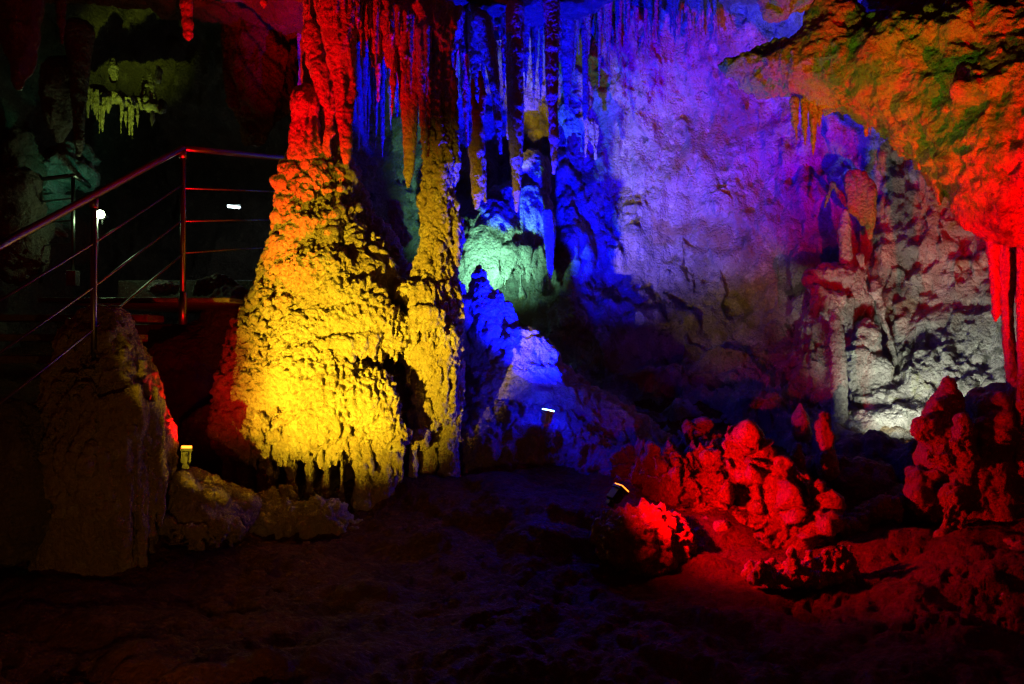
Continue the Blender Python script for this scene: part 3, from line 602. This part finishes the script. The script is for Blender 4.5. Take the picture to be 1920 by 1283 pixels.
# wall column and wall drapery (right, lit white and violet)
stal([(1563, 588, 5), (1566, 606, 11), (1570, 660, 15), (1573, 730, 15), (1575, 800, 15), (1577, 835, 18)], 8.75, 'pale broken column standing before the wall, violet on its left side', 'wall', .009, name='cave_column', cat='column',
     spec=[('n', (3, 3, 6), .015, 3), ('n', (2, 2, 14), .008, 2), ('w', (22, 22, 22), .007, 1), ('n', (45, 45, 45), .003, 2)])
stal([(1585, 398, 6), (1584, 430, 11), (1586, 480, 12), (1588, 530, 13)], 9.35, 'stubby violet stalagmite on the bulge of the wall', 'wall', .01, name='stalagmite', cat='stalagmite')
thing_rock('wall_drapery', [blob(1603, 362, 13, 42, 9.42, 10, .04), blob(1618, 372, 9, 50, 9.40, 9, .04), blob(1632, 392, 8, 58, 9.36, 9, .04), blob(1592, 345, 8, 26, 9.45, 9, .04)] + chain([(1562, 345, 2), (1552, 368, 3), (1547, 388, 2)], 9.5) + chain([(1562, 345, 2.5), (1577, 368, 4), (1588, 386, 3)], 9.5), .011,
     [('n', (4, 4, 2), .03, 3), ('r', (12, 12, 2), .015, 2), ('n', (30, 30, 30), .006, 2)], M['moss'], 'olive curtain folds hanging on the wall above the broken column', 'drapery')
thing_rock('flowstone_bulge', [blob(1575, 520, 36, 26, 9.35, 24), blob(1540, 530, 34, 22, 9.4, 20), blob(1600, 560, 24, 60, 9.3, 18), blob(1560, 570, 26, 30, 9.35, 18)] + drips([(1520, 545, 9.2), (1560, 560, 9.15), (1600, 575, 9.15)], 12, 15, 60, 6) + chain([(1612, 480, 5), (1622, 540, 5), (1630, 590, 5), (1640, 640, 4)], 9.3) + chain([(1640, 530, 3), (1652, 580, 4), (1668, 640, 4), (1676, 720, 4), (1690, 760, 4), (1686, 800, 5)], 9.12), .013,
     [('n', (2.5, 2.5, 2.5), .06, 4), ('r', (8, 8, 3), .03, 2), ('n', (28, 28, 28), .008, 2)], M['wall'], 'ragged flowstone bulge with ridges behind the broken column', 'flowstone')
thing_rock('flowstone_mass', [blob(1625, 640, 24, 40, 9.1, 24), blob(1640, 700, 32, 36, 9.0, 26), blob(1640, 750, 42, 30, 8.9, 28), blob(1650, 800, 70, 34, 8.7, 40), blob(1605, 700, 14, 60, 9.0, 14), blob(1720, 790, 60, 30, 8.6, 30)], .014,
     [('n', (2.2, 2.2, 2.2), .05, 3), ('w', (6, 6, 7), .04, 1), ('r', (4, 4, 4), .03, 3), ('n', (26, 26, 26), .01, 3)], M['wall'], 'lumpy white lit flowstone at the foot of the wall right of the broken column', 'flowstone')

# ------------------------------------------------------------------ red rocks, lower right
def holes(n, x0, x1, y0, y1, d0, d1, r0, r1):
    return [cut(el(W(R.uniform(x0, x1), R.uniform(y0, y1), (d := R.uniform(d0, d1))), tuple(R.uniform(r0, r1) * d / F * q for q in (R.uniform(.6, 1.2), 1.3, R.uniform(.8, 2.0))), .03)) for _ in range(n)]
def knobs(path, n, r0, r1, jit, d0, d1):
    o = []
    for i in range(n):
        t = R.random() * (len(path) - 1); j = int(t); f = t - j
        x = path[j][0] * (1 - f) + path[j + 1][0] * f + R.gauss(0, jit); y = path[j][1] * (1 - f) + path[j + 1][1] * f + R.gauss(0, jit)
        r = R.uniform(r0, r1) * .75; dd = R.uniform(d0, d1)
        if R.random() < .7: o += chain([(x + R.uniform(-6, 6), y - r * R.uniform(1, 2.2), r * .22), (x, y - r * .2, r * .42), (x + R.uniform(-6, 6), y + r * 1.2, r * .6)], dd, k=.025)
        else: o.append(blob(x, y, r * R.uniform(.4, .7), r * R.uniform(.4, .9), dd, None, .03))
    return o
RG = [('off', (1, 1, 1), -.07, 0), ('n', (1.6, 1.6, 1.6), .10, 3), ('r', (3.2, 3.2, 1.5), .15, 5), ('r', (10, 10, 4.5), .05, 3), ('w', (15, 15, 8), .045, 1), ('n', (30, 30, 30), .016, 3), ('pit', (7, 7, 7), .2, 1)]
def arc(x): return 7.05 - (x - 1220) * .0029        # the slope swings toward the camera on the right, facing the lamp
slope = [blob(x, y, rx, ry, arc(x) + dz / F * 6.5, dz, .2) for x, y, rx, ry, dz in [(1215, 905, 70, 60, 55), (1300, 925, 100, 80, 75), (1385, 962, 110, 92, 85), (1465, 978, 75, 75, 70), (1530, 1025, 80, 45, 60), (1400, 1045, 150, 45, 60), (1310, 1000, 80, 50, 70)]]
for _ in range(120):
    x = R.uniform(1210, 1540); y = R.uniform(855 + max(0, x - 1420) * .8, 1045); r = R.uniform(9, 18); L = R.uniform(20, 75); dd = arc(x) + R.uniform(-.04, .12); ln = R.uniform(-7, 7)
    slope += chain([(x + ln, y - L * .5, r * .5), (x, y, r), (x - ln * .5, y + L * .5, r * .8)], dd, k=.03)
for _ in range(170):
    x = R.uniform(1220, 1560); y = R.uniform(850, 1070); dd = arc(x) + R.uniform(-.06, .10); r = R.uniform(5, 15) * dd / F
    slope.append(cut(el(W(x, y, dd), (r * R.uniform(.6, 1.3), r * 2.2, r * R.uniform(.8, 2.2)), .025)))
thing_rock('rock_outcrop', slope, .0105, [('off', (1, 1, 1), -.085, 0), ('n', (1.8, 1.8, 1.8), .07, 3), ('r', (4.5, 4.5, 2), .13, 4), ('r', (12, 12, 5), .06, 3), ('w', (18, 18, 11), .04, 1), ('n', (32, 32, 32), .016, 3), ('pit', (7, 7, 5), .2, 1)], M['brown'], 'broad ragged slope of red rock right of the tilted floodlight', 'rock outcrop', seed=13)
LG = [('n', (2.4, 2.4, 2.4), .03, 3), ('r', (8, 8, 4), .03, 3), ('w', (17, 17, 12), .03, 1), ('n', (34, 34, 34), .01, 2)]
thing_rock('rock_outcrop', knobs([(1250, 850), (1330, 870), (1400, 900)], 16, 20, 45, 14, 7.5, 7.9) + [blob(1310, 880, 110, 46, 7.8, 60, .2)], .013, RG, M['brown'], 'ragged red rock ridge behind the glowing boulder', 'rock outcrop', seed=1)
thing_rock('rock_outcrop', chain([(1424, 850, 7), (1420, 880, 14), (1424, 915, 18)], 6.75, k=.03) + chain([(1468, 868, 7), (1464, 905, 14), (1462, 955, 17), (1466, 1000, 18)], 6.35, k=.03) + chain([(1492, 880, 7), (1490, 915, 12), (1492, 960, 15)], 6.4, k=.03) + chain([(1440, 900, 9), (1442, 950, 14), (1436, 1000, 16)], 6.42, k=.03), .0095, [('n', (3, 3, 3), .05, 3), ('r', (7, 7, 3), .05, 3), ('w', (17, 17, 11), .035, 1), ('n', (34, 34, 34), .012, 2)], M['brown'], 'cluster of ragged red fins standing on the middle of the slope', 'rock outcrop', seed=2)
thing_rock('rock_outcrop', knobs([(1300, 1010), (1340, 1020), (1400, 1030), (1430, 1060)], 24, 10, 24, 14, 6.35, 6.55) + [blob(1350, 1050, 100, 30, 6.6, 40)] + holes(40, 1270, 1450, 990, 1070, 6.2, 6.6, 5, 14), .0105, RG, M['brown'], 'crumbly red rubble slope right of the glowing boulder', 'rock outcrop', seed=3)
thing_rock('rock_ledge', knobs([(1410, 1075), (1480, 1060), (1560, 1050), (1625, 1045)], 18, 10, 20, 5, 5.4, 5.6) + [blob(1510, 1080, 110, 14, 5.5, 40)], .0115, LG, M['brown'], 'low thin red ledge nearest the camera in the lower right', 'rock ledge', seed=4)
thing_rock('rock_ledge', knobs([(1490, 1035), (1520, 1010), (1550, 990)], 12, 8, 18, 5, 6.1, 6.3) + chain([(1480, 1045, 14), (1555, 985, 9)], 6.25), .010, LG, M['brown'], 'short slanting red ledge in front of the dark hollow', 'rock ledge', seed=5)
thing_rock('rock_ledge', knobs([(1575, 1000), (1620, 965), (1680, 935)], 14, 8, 16, 4, 6.2, 6.4) + chain([(1570, 1003, 9), (1640, 952, 12), (1700, 938, 12), (1740, 950, 26)], 6.35) + drips([(1575, 1000, 6.2), (1600, 985, 6.2), (1660, 950, 6.25), (1690, 945, 6.25)], 7, 10, 36, 5), .010, LG, M['brown'], 'red ledge with hanging drips arching over the dark hollow', 'rock ledge', seed=6)
thing_rock('rock_outcrop', [blob(1600, 900, 70, 45, 7.0, 60), blob(1560, 880, 26, 30, 7.0, 24), blob(1640, 950, 90, 40, 6.9, 60), blob(1660, 860, 60, 40, 7.6, 50), blob(1600, 850, 40, 24, 7.7, 30), blob(1720, 870, 50, 50, 7.3, 50), blob(1620, 1000, 120, 60, 6.8, 60)], .014, LUMP, M['dark'], 'dark heap of rounded rocks behind the arching red ledge', 'rock outcrop', seed=7)
# stalagmites among them
G6 = 'stalagmites among the red rocks'
stal([(1542, 782, 12), (1545, 820, 15), (1548, 860, 17), (1552, 880, 20)], 6.75, 'upright finger shaped red stalagmite before the pale lit wall', 'brown', .0095, G6, name='stalagmite', cat='stalagmite', spec=[('n', (4, 4, 3), .03, 3), ('w', (20, 20, 16), .014, 1), ('n', (40, 40, 40), .005, 2)])
stal([(1500, 762, 6), (1500, 785, 15), (1503, 812, 18)], 7.9, 'small pale stalagmite left of the red finger shaped one', 'wall', .0095, G6, name='stalagmite', cat='stalagmite')
stal([(1495, 838, 9), (1494, 860, 13), (1496, 890, 15)], 6.7, 'short round red stalagmite below the small pale one', 'brown', .0095, G6, name='stalagmite', cat='stalagmite')
stal([(1514, 868, 12), (1518, 890, 16), (1522, 920, 18)], 7.1, 'stout dark red stalagmite at the foot of the finger shaped one', 'brown', .0095, G6, name='stalagmite', cat='stalagmite')
thing_rock('stalagmite', chain([(1778, 715, 12), (1778, 735, 17), (1776, 765, 32), (1778, 800, 46), (1770, 850, 50)], 6.4, k=.06) + [blob(1752, 775, 14, 26, 6.3, 16), blob(1735, 800, 24, 24, 6.2, 24), blob(1725, 812, 18, 20, 6.2, 18), blob(1770, 835, 40, 50, 6.25, 36), blob(1760, 860, 24, 20, 6.1, 20)] + drips([(1740, 850, 6.05), (1765, 865, 6.02), (1800, 860, 6.05)], 6, 6, 20, 7), .0105,
     [('n', (2.5, 2.5, 2.5), .045, 3), ('w', (14, 14, 12), .022, 1), ('n', (34, 34, 34), .007, 2)], M['brown'], 'red cone topped stalagmite against the pale lit wall at the right', 'stalagmite', G6, seed=3)
thing_rock('stalagmite', [blob(1803, 798, 13, 22, 6.0, 14), blob(1806, 825, 14, 18, 6.0, 14), blob(1795, 835, 14, 14, 5.98, 12), blob(1812, 850, 14, 20, 6.0, 14), blob(1818, 880, 12, 22, 6.0, 12), blob(1806, 905, 22, 22, 5.95, 20), blob(1782, 935, 24, 30, 5.9, 24), blob(1808, 940, 22, 26, 5.92, 20), blob(1820, 930, 14, 16, 5.95, 14)] + chain([(1775, 960, 10), (1772, 1000, 8), (1778, 1040, 9), (1785, 1075, 7)], 5.85) + chain([(1792, 955, 9), (1784, 985, 7), (1786, 1020, 6)], 5.85) + chain([(1805, 965, 10), (1796, 990, 9)], 5.85) + [blob(1764, 1005, 6, 9, 5.82, 7)], .0095,
     [('n', (3, 3, 3), .03, 3), ('w', (22, 22, 22), .026, 1), ('n', (45, 45, 45), .008, 2)], M['brown'], 'knobbly coral like red pillar at the lower right', 'stalagmite', G6, seed=6)
thing_rock('rock_outcrop', [blob(1850, 770, 55, 40, 6.6, 40), blob(1822, 745, 14, 14, 6.55, 14), blob(1835, 770, 18, 16, 6.5, 16), blob(1870, 860, 70, 120, 6.4, 60), blob(1745, 885, 45, 26, 6.35, 34), blob(1725, 920, 20, 40, 6.3, 24), blob(1740, 960, 50, 60, 6.5, 40), blob(1860, 960, 70, 100, 6.3, 50)], .014, LUMP, M['brown'], 'dark red block of rock behind the knobbly pillar', 'rock outcrop', seed=8)
thing_rock('rock_outcrop', [blob(1850, 1045, 45, 30, 5.6, 34), blob(1820, 1060, 26, 30, 5.6, 22), blob(1850, 1090, 18, 22, 5.5, 16), blob(1870, 1095, 16, 18, 5.5, 16), blob(1860, 1120, 18, 20, 5.5, 16), blob(1905, 1070, 40, 50, 5.5, 40), blob(1900, 1180, 50, 70, 5.0, 50), blob(1890, 1130, 60, 60, 5.4, 40)], .0115, LUMP, M['brown'], 'low dim red rocks at the lower right edge', 'rock outcrop', seed=9)

# ------------------------------------------------------------------ dim left ceiling hangings and the green lit shelf
G7 = 'dark stalactites at the upper left'
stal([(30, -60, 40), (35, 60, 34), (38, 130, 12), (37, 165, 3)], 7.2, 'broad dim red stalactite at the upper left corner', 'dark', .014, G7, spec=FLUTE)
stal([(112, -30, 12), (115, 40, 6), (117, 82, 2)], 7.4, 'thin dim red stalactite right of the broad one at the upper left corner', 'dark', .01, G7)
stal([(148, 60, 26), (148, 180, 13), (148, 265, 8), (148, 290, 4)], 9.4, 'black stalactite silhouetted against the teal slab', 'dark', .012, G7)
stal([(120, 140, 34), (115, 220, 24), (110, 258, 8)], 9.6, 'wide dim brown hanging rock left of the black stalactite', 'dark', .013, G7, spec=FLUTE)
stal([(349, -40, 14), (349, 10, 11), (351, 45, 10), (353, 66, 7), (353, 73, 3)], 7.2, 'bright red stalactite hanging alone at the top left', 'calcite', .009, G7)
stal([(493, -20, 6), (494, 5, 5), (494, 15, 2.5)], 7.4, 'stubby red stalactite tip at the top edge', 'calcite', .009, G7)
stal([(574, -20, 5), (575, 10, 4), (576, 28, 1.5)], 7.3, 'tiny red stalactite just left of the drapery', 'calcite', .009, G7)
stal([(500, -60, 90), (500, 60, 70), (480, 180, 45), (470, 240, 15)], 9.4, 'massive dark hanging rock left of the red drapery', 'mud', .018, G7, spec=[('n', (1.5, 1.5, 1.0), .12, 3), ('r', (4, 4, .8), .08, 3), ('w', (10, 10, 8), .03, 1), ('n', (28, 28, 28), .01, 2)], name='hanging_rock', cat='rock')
shelf = [blob(215, 184, 24, 6, 11.0, 30), blob(255, 191, 36, 5, 11.0, 30), blob(285, 203, 18, 4, 11.0, 26), blob(180, 175, 18, 12, 11.05, 20)]
for x, y0, y1 in [(213, 110, 150), (225, 170, 190), (250, 175, 195), (268, 140, 195), (276, 130, 160), (283, 135, 200), (296, 125, 150), (288, 178, 200), (302, 190, 205)]:
    shelf += chain([(x, y0, 1.2), (x + 1, y0 * .6 + y1 * .4, 2.6), (x, y1, 5)], 10.95)
thing_rock('rock_shelf', shelf, .012, [('n', (3, 3, 2), .05, 3), ('r', (9, 9, 1.2), .03, 2), ('n', (30, 30, 30), .008, 2)], M['wall'], 'ragged rock shelf lit yellow green high in the left gallery', 'rock shelf')
G8 = 'icicle stalactites under the green lit shelf'
for i, (x, y0, y1, r) in enumerate([(165, 165, 221, 3.2), (172, 168, 205, 2), (178, 175, 215, 3), (182, 170, 225, 3), (187, 200, 250, 2.2), (192, 200, 248, 2.2), (195, 185, 220, 3), (203, 185, 212, 4.5), (227, 195, 252, 2), (229, 200, 222, 1.6), (236, 210, 240, 1.5), (243, 198, 254, 2.4), (248, 198, 262, 2.6), (258, 195, 240, 2.6)]):
    stal([(x, y0, r * 1.3), (x, (y0 + y1) / 2, r), (x, y1, r * .4)], 10.7, 'thin icicle of calcite under the yellow green shelf', 'wall', .0085, G8, seed=i)
stal([(286, 212, 4), (286, 225, 4), (285, 236, 2)], 10.7, 'stubby yellow stalactite right of the icicles, alone below the shelf', 'wall', .0085)
thing_rock('boulder', [blob(110, 318, 62, 16, 10.6, 60), blob(85, 335, 40, 30, 10.5, 50), blob(95, 400, 26, 40, 10.6, 30), blob(140, 296, 34, 12, 10.8, 50)], .014, [('n', (1.8, 1.8, 4), .12, 4), ('r', (3, 3, 8), .09, 4), ('n', (20, 20, 26), .02, 3)], M['wall'], 'sloping rock slab lit teal behind the far handrail', 'boulder')
thing_rock('rock_outcrop', [blob(20, 420, 70, 110, 9.6, 60), blob(40, 300, 30, 60, 10, 40)], .018, LUMP, M['dark'], 'black rock at the left edge beside the teal slab', 'rock outcrop')
thing_rock('boulder', [blob(305, 538, 26, 14, 9.3, 20), blob(290, 545, 18, 10, 9.2, 14)], .011, LUMP, M['wall'], 'small pale rock lying on the landing near the tall post', 'boulder')
thing_rock('boulder', [blob(400, 535, 30, 20, 9.0, 24), blob(430, 540, 22, 18, 9.0, 20), blob(375, 545, 20, 14, 9.0, 16)], .012, LUMP, M['dark'], 'dark rock lying on the landing between the post and the cone', 'boulder')

# ------------------------------------------------------------------ metalwork helpers
def tube(pts, r, seg=12):
    pts = [np.asarray(p, float) for p in pts]; V = []; Q = []
    for i, p in enumerate(pts):
        t = pts[min(i + 1, len(pts) - 1)] - pts[max(i - 1, 0)]; t /= np.linalg.norm(t)
        a = np.cross(t, [0, 0, 1]) if abs(t[2]) < .9 else np.cross(t, [0, 1, 0]); a /= np.linalg.norm(a); b = np.cross(t, a)
        for k in range(seg):
            an = 2 * math.pi * k / seg; V.append(p + r * (math.cos(an) * a + math.sin(an) * b))
    for i in range(len(pts) - 1):
        for k in range(seg):
            k2 = (k + 1) % seg; Q.append((i * seg + k, i * seg + k2, (i + 1) * seg + k2, (i + 1) * seg + k))
    for e in (0, len(pts) - 1):      # end caps
        c = len(V); V.append(pts[e])
        for k in range(seg):
            k2 = (k + 1) % seg
            q = (c, e * seg + k2, e * seg + k, c) if e == 0 else (c, e * seg + k, e * seg + k2, c)
            Q.append(q)
    return V, Q
def join(parts):
    V = []; Q = []
    for v, q in parts:
        o = len(V); V += list(v); Q += [tuple(i + o for i in f) for f in q]
    return V, Q
def poly_obj(name, V, Q, mat, base, parent=None, smooth=True, bevel=0):
    me = bpy.data.meshes.new(name)
    faces = []
    for f in Q:
        g = []
        for i in f:
            if i not in g: g.append(i)
        faces.append(g)
    me.from_pydata([tuple(np.asarray(v, float) - base) for v in V], [], faces); me.update()
    if smooth: me.polygons.foreach_set('use_smooth', [True] * len(me.polygons))
    me.materials.append(mat); o = link(bpy.data.objects.new(name, me))
    if parent is None: o.location = Vector(base)
    else: o.parent = parent
    if bevel:
        b = o.modifiers.new('bevel', 'BEVEL'); b.width = bevel; b.segments = 2; b.limit_method = 'ANGLE'
    return o
def box(c, s):
    c = np.asarray(c, float); V = [c + np.array([x, y, z]) * np.asarray(s) / 2 for x in (-1, 1) for y in (-1, 1) for z in (-1, 1)]
    return V, [(0, 1, 3, 2), (4, 6, 7, 5), (0, 4, 5, 1), (2, 3, 7, 6), (0, 2, 6, 4), (1, 5, 7, 3)]

# ------------------------------------------------------------------ stairs, landing and handrails
A0 = W(-60, 492, 4.45); B0 = W(343, 278, 7.0)           # top rail of the stair
e = empty('stair_handrail', W(343, 560, 7.0)); bz = np.array(e.location)
tag(e, 'steel stair handrail rising from the left edge, glinting red', 'handrail')
D0 = W(560, 300, 8.5)
rail = [A0 + (B0 - A0) * t for t in np.linspace(0, 1, 8)]
v, q = tube(rail, .026); poly_obj('handrail', v, q, M['steel'], bz, e)
v, q = tube([B0 + (D0 - B0) * t for t in np.linspace(0.004, 1, 6)], .026); poly_obj('handrail', v, q, M['steel'], bz, e)
def at_px(px):   # point on the stair rail at a px column
    s = (px - 960) / F; dv = B0 - A0; t = (s * A0[1] - A0[0]) / (dv[0] - s * dv[1]); return A0 + dv * t
PA = at_px(176)
dn = np.array([0, 0, -1.0])
v, q = tube([PA + dn * .03, PA + dn * 1.35], .021); poly_obj('post', v, q, M['steel'], bz, e)
v, q = join([tube([B0, B0 + dn * 1.5], .023), tube([B0 + dn * 1.27, B0 + dn * 1.55], .035)]); poly_obj('post', v, q, M['steel'], bz, e)
PD = D0; v, q = tube([PD, PD + dn * 1.2], .021); poly_obj('post', v, q, M['steel'], bz, e)
for k, dz in enumerate((.32, .63, .93)):
    v, q = tube([A0 + dn * dz, PA + dn * (dz + .02), B0 + dn * dz], .0085, 8); poly_obj('bar', v, q, M['steel'], bz, e)
for k, dz in enumerate((.35, .64, .92)):
    v, q = tube([B0 + dn * dz, D0 + dn * dz], .0085, 8); poly_obj('bar', v, q, M['steel'], bz, e)
for a, b in ((PA, .03), (B0, .032)):
    v, q = tube([a + dn * .09, a + dn * .02], b); poly_obj('fitting', v, q, M['steel'], bz, e)
# second rail far behind
e = empty('far_handrail', W(135, 520, 9.4)); bz = np.array(e.location); tag(e, 'short far steel handrail in front of the teal slab', 'handrail')
T0 = W(55, 339, 9.7); T1 = W(138, 329, 9.4); T2 = W(168, 350, 10.6)
v, q = tube([T0, T1, T2], .026); poly_obj('handrail', v, q, M['steel'], bz, e)
for top, ln in ((W(76, 337, 9.62), 1.25), (W(137, 329, 9.4), 1.25), (W(181, 392, 9.5), 1.0)):
    v, q = tube([top + dn * .02, top + dn * ln], .022); poly_obj('post', v, q, M['steel'], bz, e)
for dz in (.27, .53, .80):
    v, q = tube([T0 + dn * dz, T1 + dn * dz], .010, 8); poly_obj('bar', v, q, M['steel'], bz, e)
v, q = box(W(137, 522, 9.38), (.11, .11, .18)); poly_obj('post_foot', v, q, M['concrete'], bz, e, False, .006)
# landing and steps
zl = W(0, 556, 7.05)[2]
e = empty('staircase', np.array([-3.4, 6.5, 0.0])); bz = np.array(e.location); tag(e, 'dark concrete stair and landing behind the fluted stalagmite', 'stairs')
v, q = join([box((-3.35, 8.45, zl - .03), (1.7, 2.8, .04)), box((-3.2, 9.4, zl / 2 - .1), (2.7, .8, zl - .2))]); poly_obj('landing', v, q, M['concrete'], bz, e, False, .01)
st = []
for i in range(3):
    z = zl - .17 * (i + 1); st.append(box((-3.75, 6.88 - .31 * i, z - .03), (1.35, .33, .06)))
v, q = join(st); poly_obj('steps', v, q, M['concrete'], bz, e, False, .008)
v, q = join([box((-3.2, 10.2, zl + .20), (3.6, .22, .36))]); poly_obj('kerb_wall', v, q, M['concrete'], bz, e, False, .02)

# ------------------------------------------------------------------ floodlights
def floodlight(key, label, lens, body, base=None, size=(.115, .085, .10), twist=0.0, tilt=None):
    L = LAMPS[key]; pos = np.asarray(L['pos'], float)
    aim = Vector(L['aim']) - Vector(pos)
    face = Vector(tilt).normalized() if tilt is not None else aim.normalized()
    e = empty('floodlight', pos); tag(e, label, 'floodlight', 'coloured cave floodlights')
    e.rotation_euler = (face.to_track_quat('Z', 'Y') @ Matrix.Rotation(twist, 3, 'Z').to_quaternion()).to_euler()
    w, dpt, hgt = size; z0 = np.zeros(3)
    # local +Z is the way it shines; the lens sits at z = 0
    parts = [box((0, 0, -.02 - hgt / 2), (w * .8, dpt * .85, hgt - .02)), box((0, 0, -.016), (w, dpt, .022))]
    for k in range(5): parts.append(box(((k - 2) * w * .16, 0, -hgt - .012), (.006, dpt * .7, .02)))
    v, q = join(parts); hs = poly_obj('housing', v, q, body, z0, e, False, .003)
    v, q = box((0, 0, -.001), (w * .9, dpt * .86, .008)); poly_obj('lens', v, q, lens, z0, e, False, .002)
    t = .008
    v, q = join([box((sx * (w / 2 + .006), 0, -hgt * .75), (t, .022, hgt * .95)) for sx in (-1, 1)] + [box((0, 0, -hgt * 1.22), (w + .02, .024, t))])
    poly_obj('bracket', v, q, M['galv'] if body is M['galv'] else body, z0, e, False, .001)
    for sx in (-1, 1):
        v, q = tube([(sx * (w / 2 + .016), 0, -hgt * .55), (sx * (w / 2 + .002), 0, -hgt * .55)], .011, 8); poly_obj('knob', v, q, M['black'], z0, e)
    v, q = join([box((0, .0, -hgt * 1.22 - .022), (.05, .05, .034))]); poly_obj('foot', v, q, body, z0, e, False, .002)
    l = lamp(key + '_light', 'SPOT', pos + np.array(face) * .025, L['color'], L['power'], L['aim'], L['size'], L['blend'], L.get('rad', .025))
    if L.get('spill'): lamp(key + '_spill', 'SPOT' if L.get('spill_size', 165) else 'POINT', pos + np.array(face) * (.03 if L.get('spill_size', 165) else .07), L['color'], L['power'] * L['spill'], L['aim'], L.get('spill_size', 165), .8, .03)
    return e
floodlight('blue', 'floodlight shining blue on the broad brown mound', M['lens_blue'], M['galv'], tilt=(.22, .12, 1), twist=0)
floodlight('red_right', 'tilted black floodlight glowing red beside the boulder', M['lens_red'], M['black'], tilt=(.62, .25, .75))
floodlight('red_left', 'small upright grey floodlight glowing orange red at the left', M['lens_red'], M['black'], tilt=(.05, .02, 1))
floodlight('yellow', 'floodlight below the picture shining yellow on the cone', M['lens_yellow'], M['black'])
floodlight('red_far', 'floodlight hidden behind the right rocks shining red at the overhang', M['lens_red'], M['black'])
floodlight('amber', 'floodlight below the picture shining amber at the overhang', M['lens_yellow'], M['black'])
floodlight('fill', 'weak warm light added below the picture to brighten the left rocks', M['lens_yellow'], M['black'])
floodlight('white', 'floodlight hidden behind the red stalagmites whitening the wall foot', M['lens_white'], M['black'])
floodlight('teal', 'floodlight hidden behind the pointed mound shining teal', M['lens_white'], M['black'])

# star-bright bulb on the far post and a tube light on the far wall
def ball(c, r, n=10):
    V = []; Q = []
    for i in range(n + 1):
        th = math.pi * i / n
        for k in range(2 * n):
            ph = math.pi * k / n; V.append(np.asarray(c) + r * np.array([math.sin(th) * math.cos(ph), math.sin(th) * math.sin(ph), math.cos(th)]))
    for i in range(n):
        for k in range(2 * n):
            k2 = (k + 1) % (2 * n); Q.append((i * 2 * n + k, (i + 1) * 2 * n + k, (i + 1) * 2 * n + k2, i * 2 * n + k2))
    return V, Q
p = W(188, 402, 9.5); e = empty('spotlight', p); tag(e, 'dazzling greenish white bulb on the far handrail post', 'lamp')
v, q = ball((0, 0, 0), .048); poly_obj('bulb', v, q, M['bulb'], np.zeros(3), e)
v, q = join([tube([(0, .03, -.02), (0, .11, -.02)], .045), tube([(0, .05, -.05), (0, .05, -.12)], .012)]); poly_obj('housing', v, q, M['black'], np.zeros(3), e)
lamp('bulb_side_light', 'SPOT', p + np.array([0, .16, .05]), (.08, 1.0, .5), 16, W(105, 315, 10.6), 62, 1.0, .03)
lamp('bulb_light', 'POINT', p + np.array([0, -.06, 0]), (.5, 1.0, .42), 8, rad=.03)
lamp('bulb_back_light', 'SPOT', p + np.array([0, .16, .05]), (.62, .95, .05), 190, W(232, 195, 11.0), 32, 1.0, .03)
p = W(438, 388, 11.6); e = empty('tube_light', p); tag(e, 'short white tube light on the far wall left of the cone', 'lamp')
v, q = tube([(-.085, 0, .012), (.085, 0, -.012)], .016); poly_obj('tube', v, q, M['tube'], np.zeros(3), e)
v, q = box((0, .03, .012), (.2, .03, .05)); poly_obj('housing', v, q, M['galv'], np.zeros(3), e, False, .003)
lamp('tube_glow', 'POINT', p + np.array([0, -.06, -.05]), (.7, .95, 1.0), 3, rad=.05)
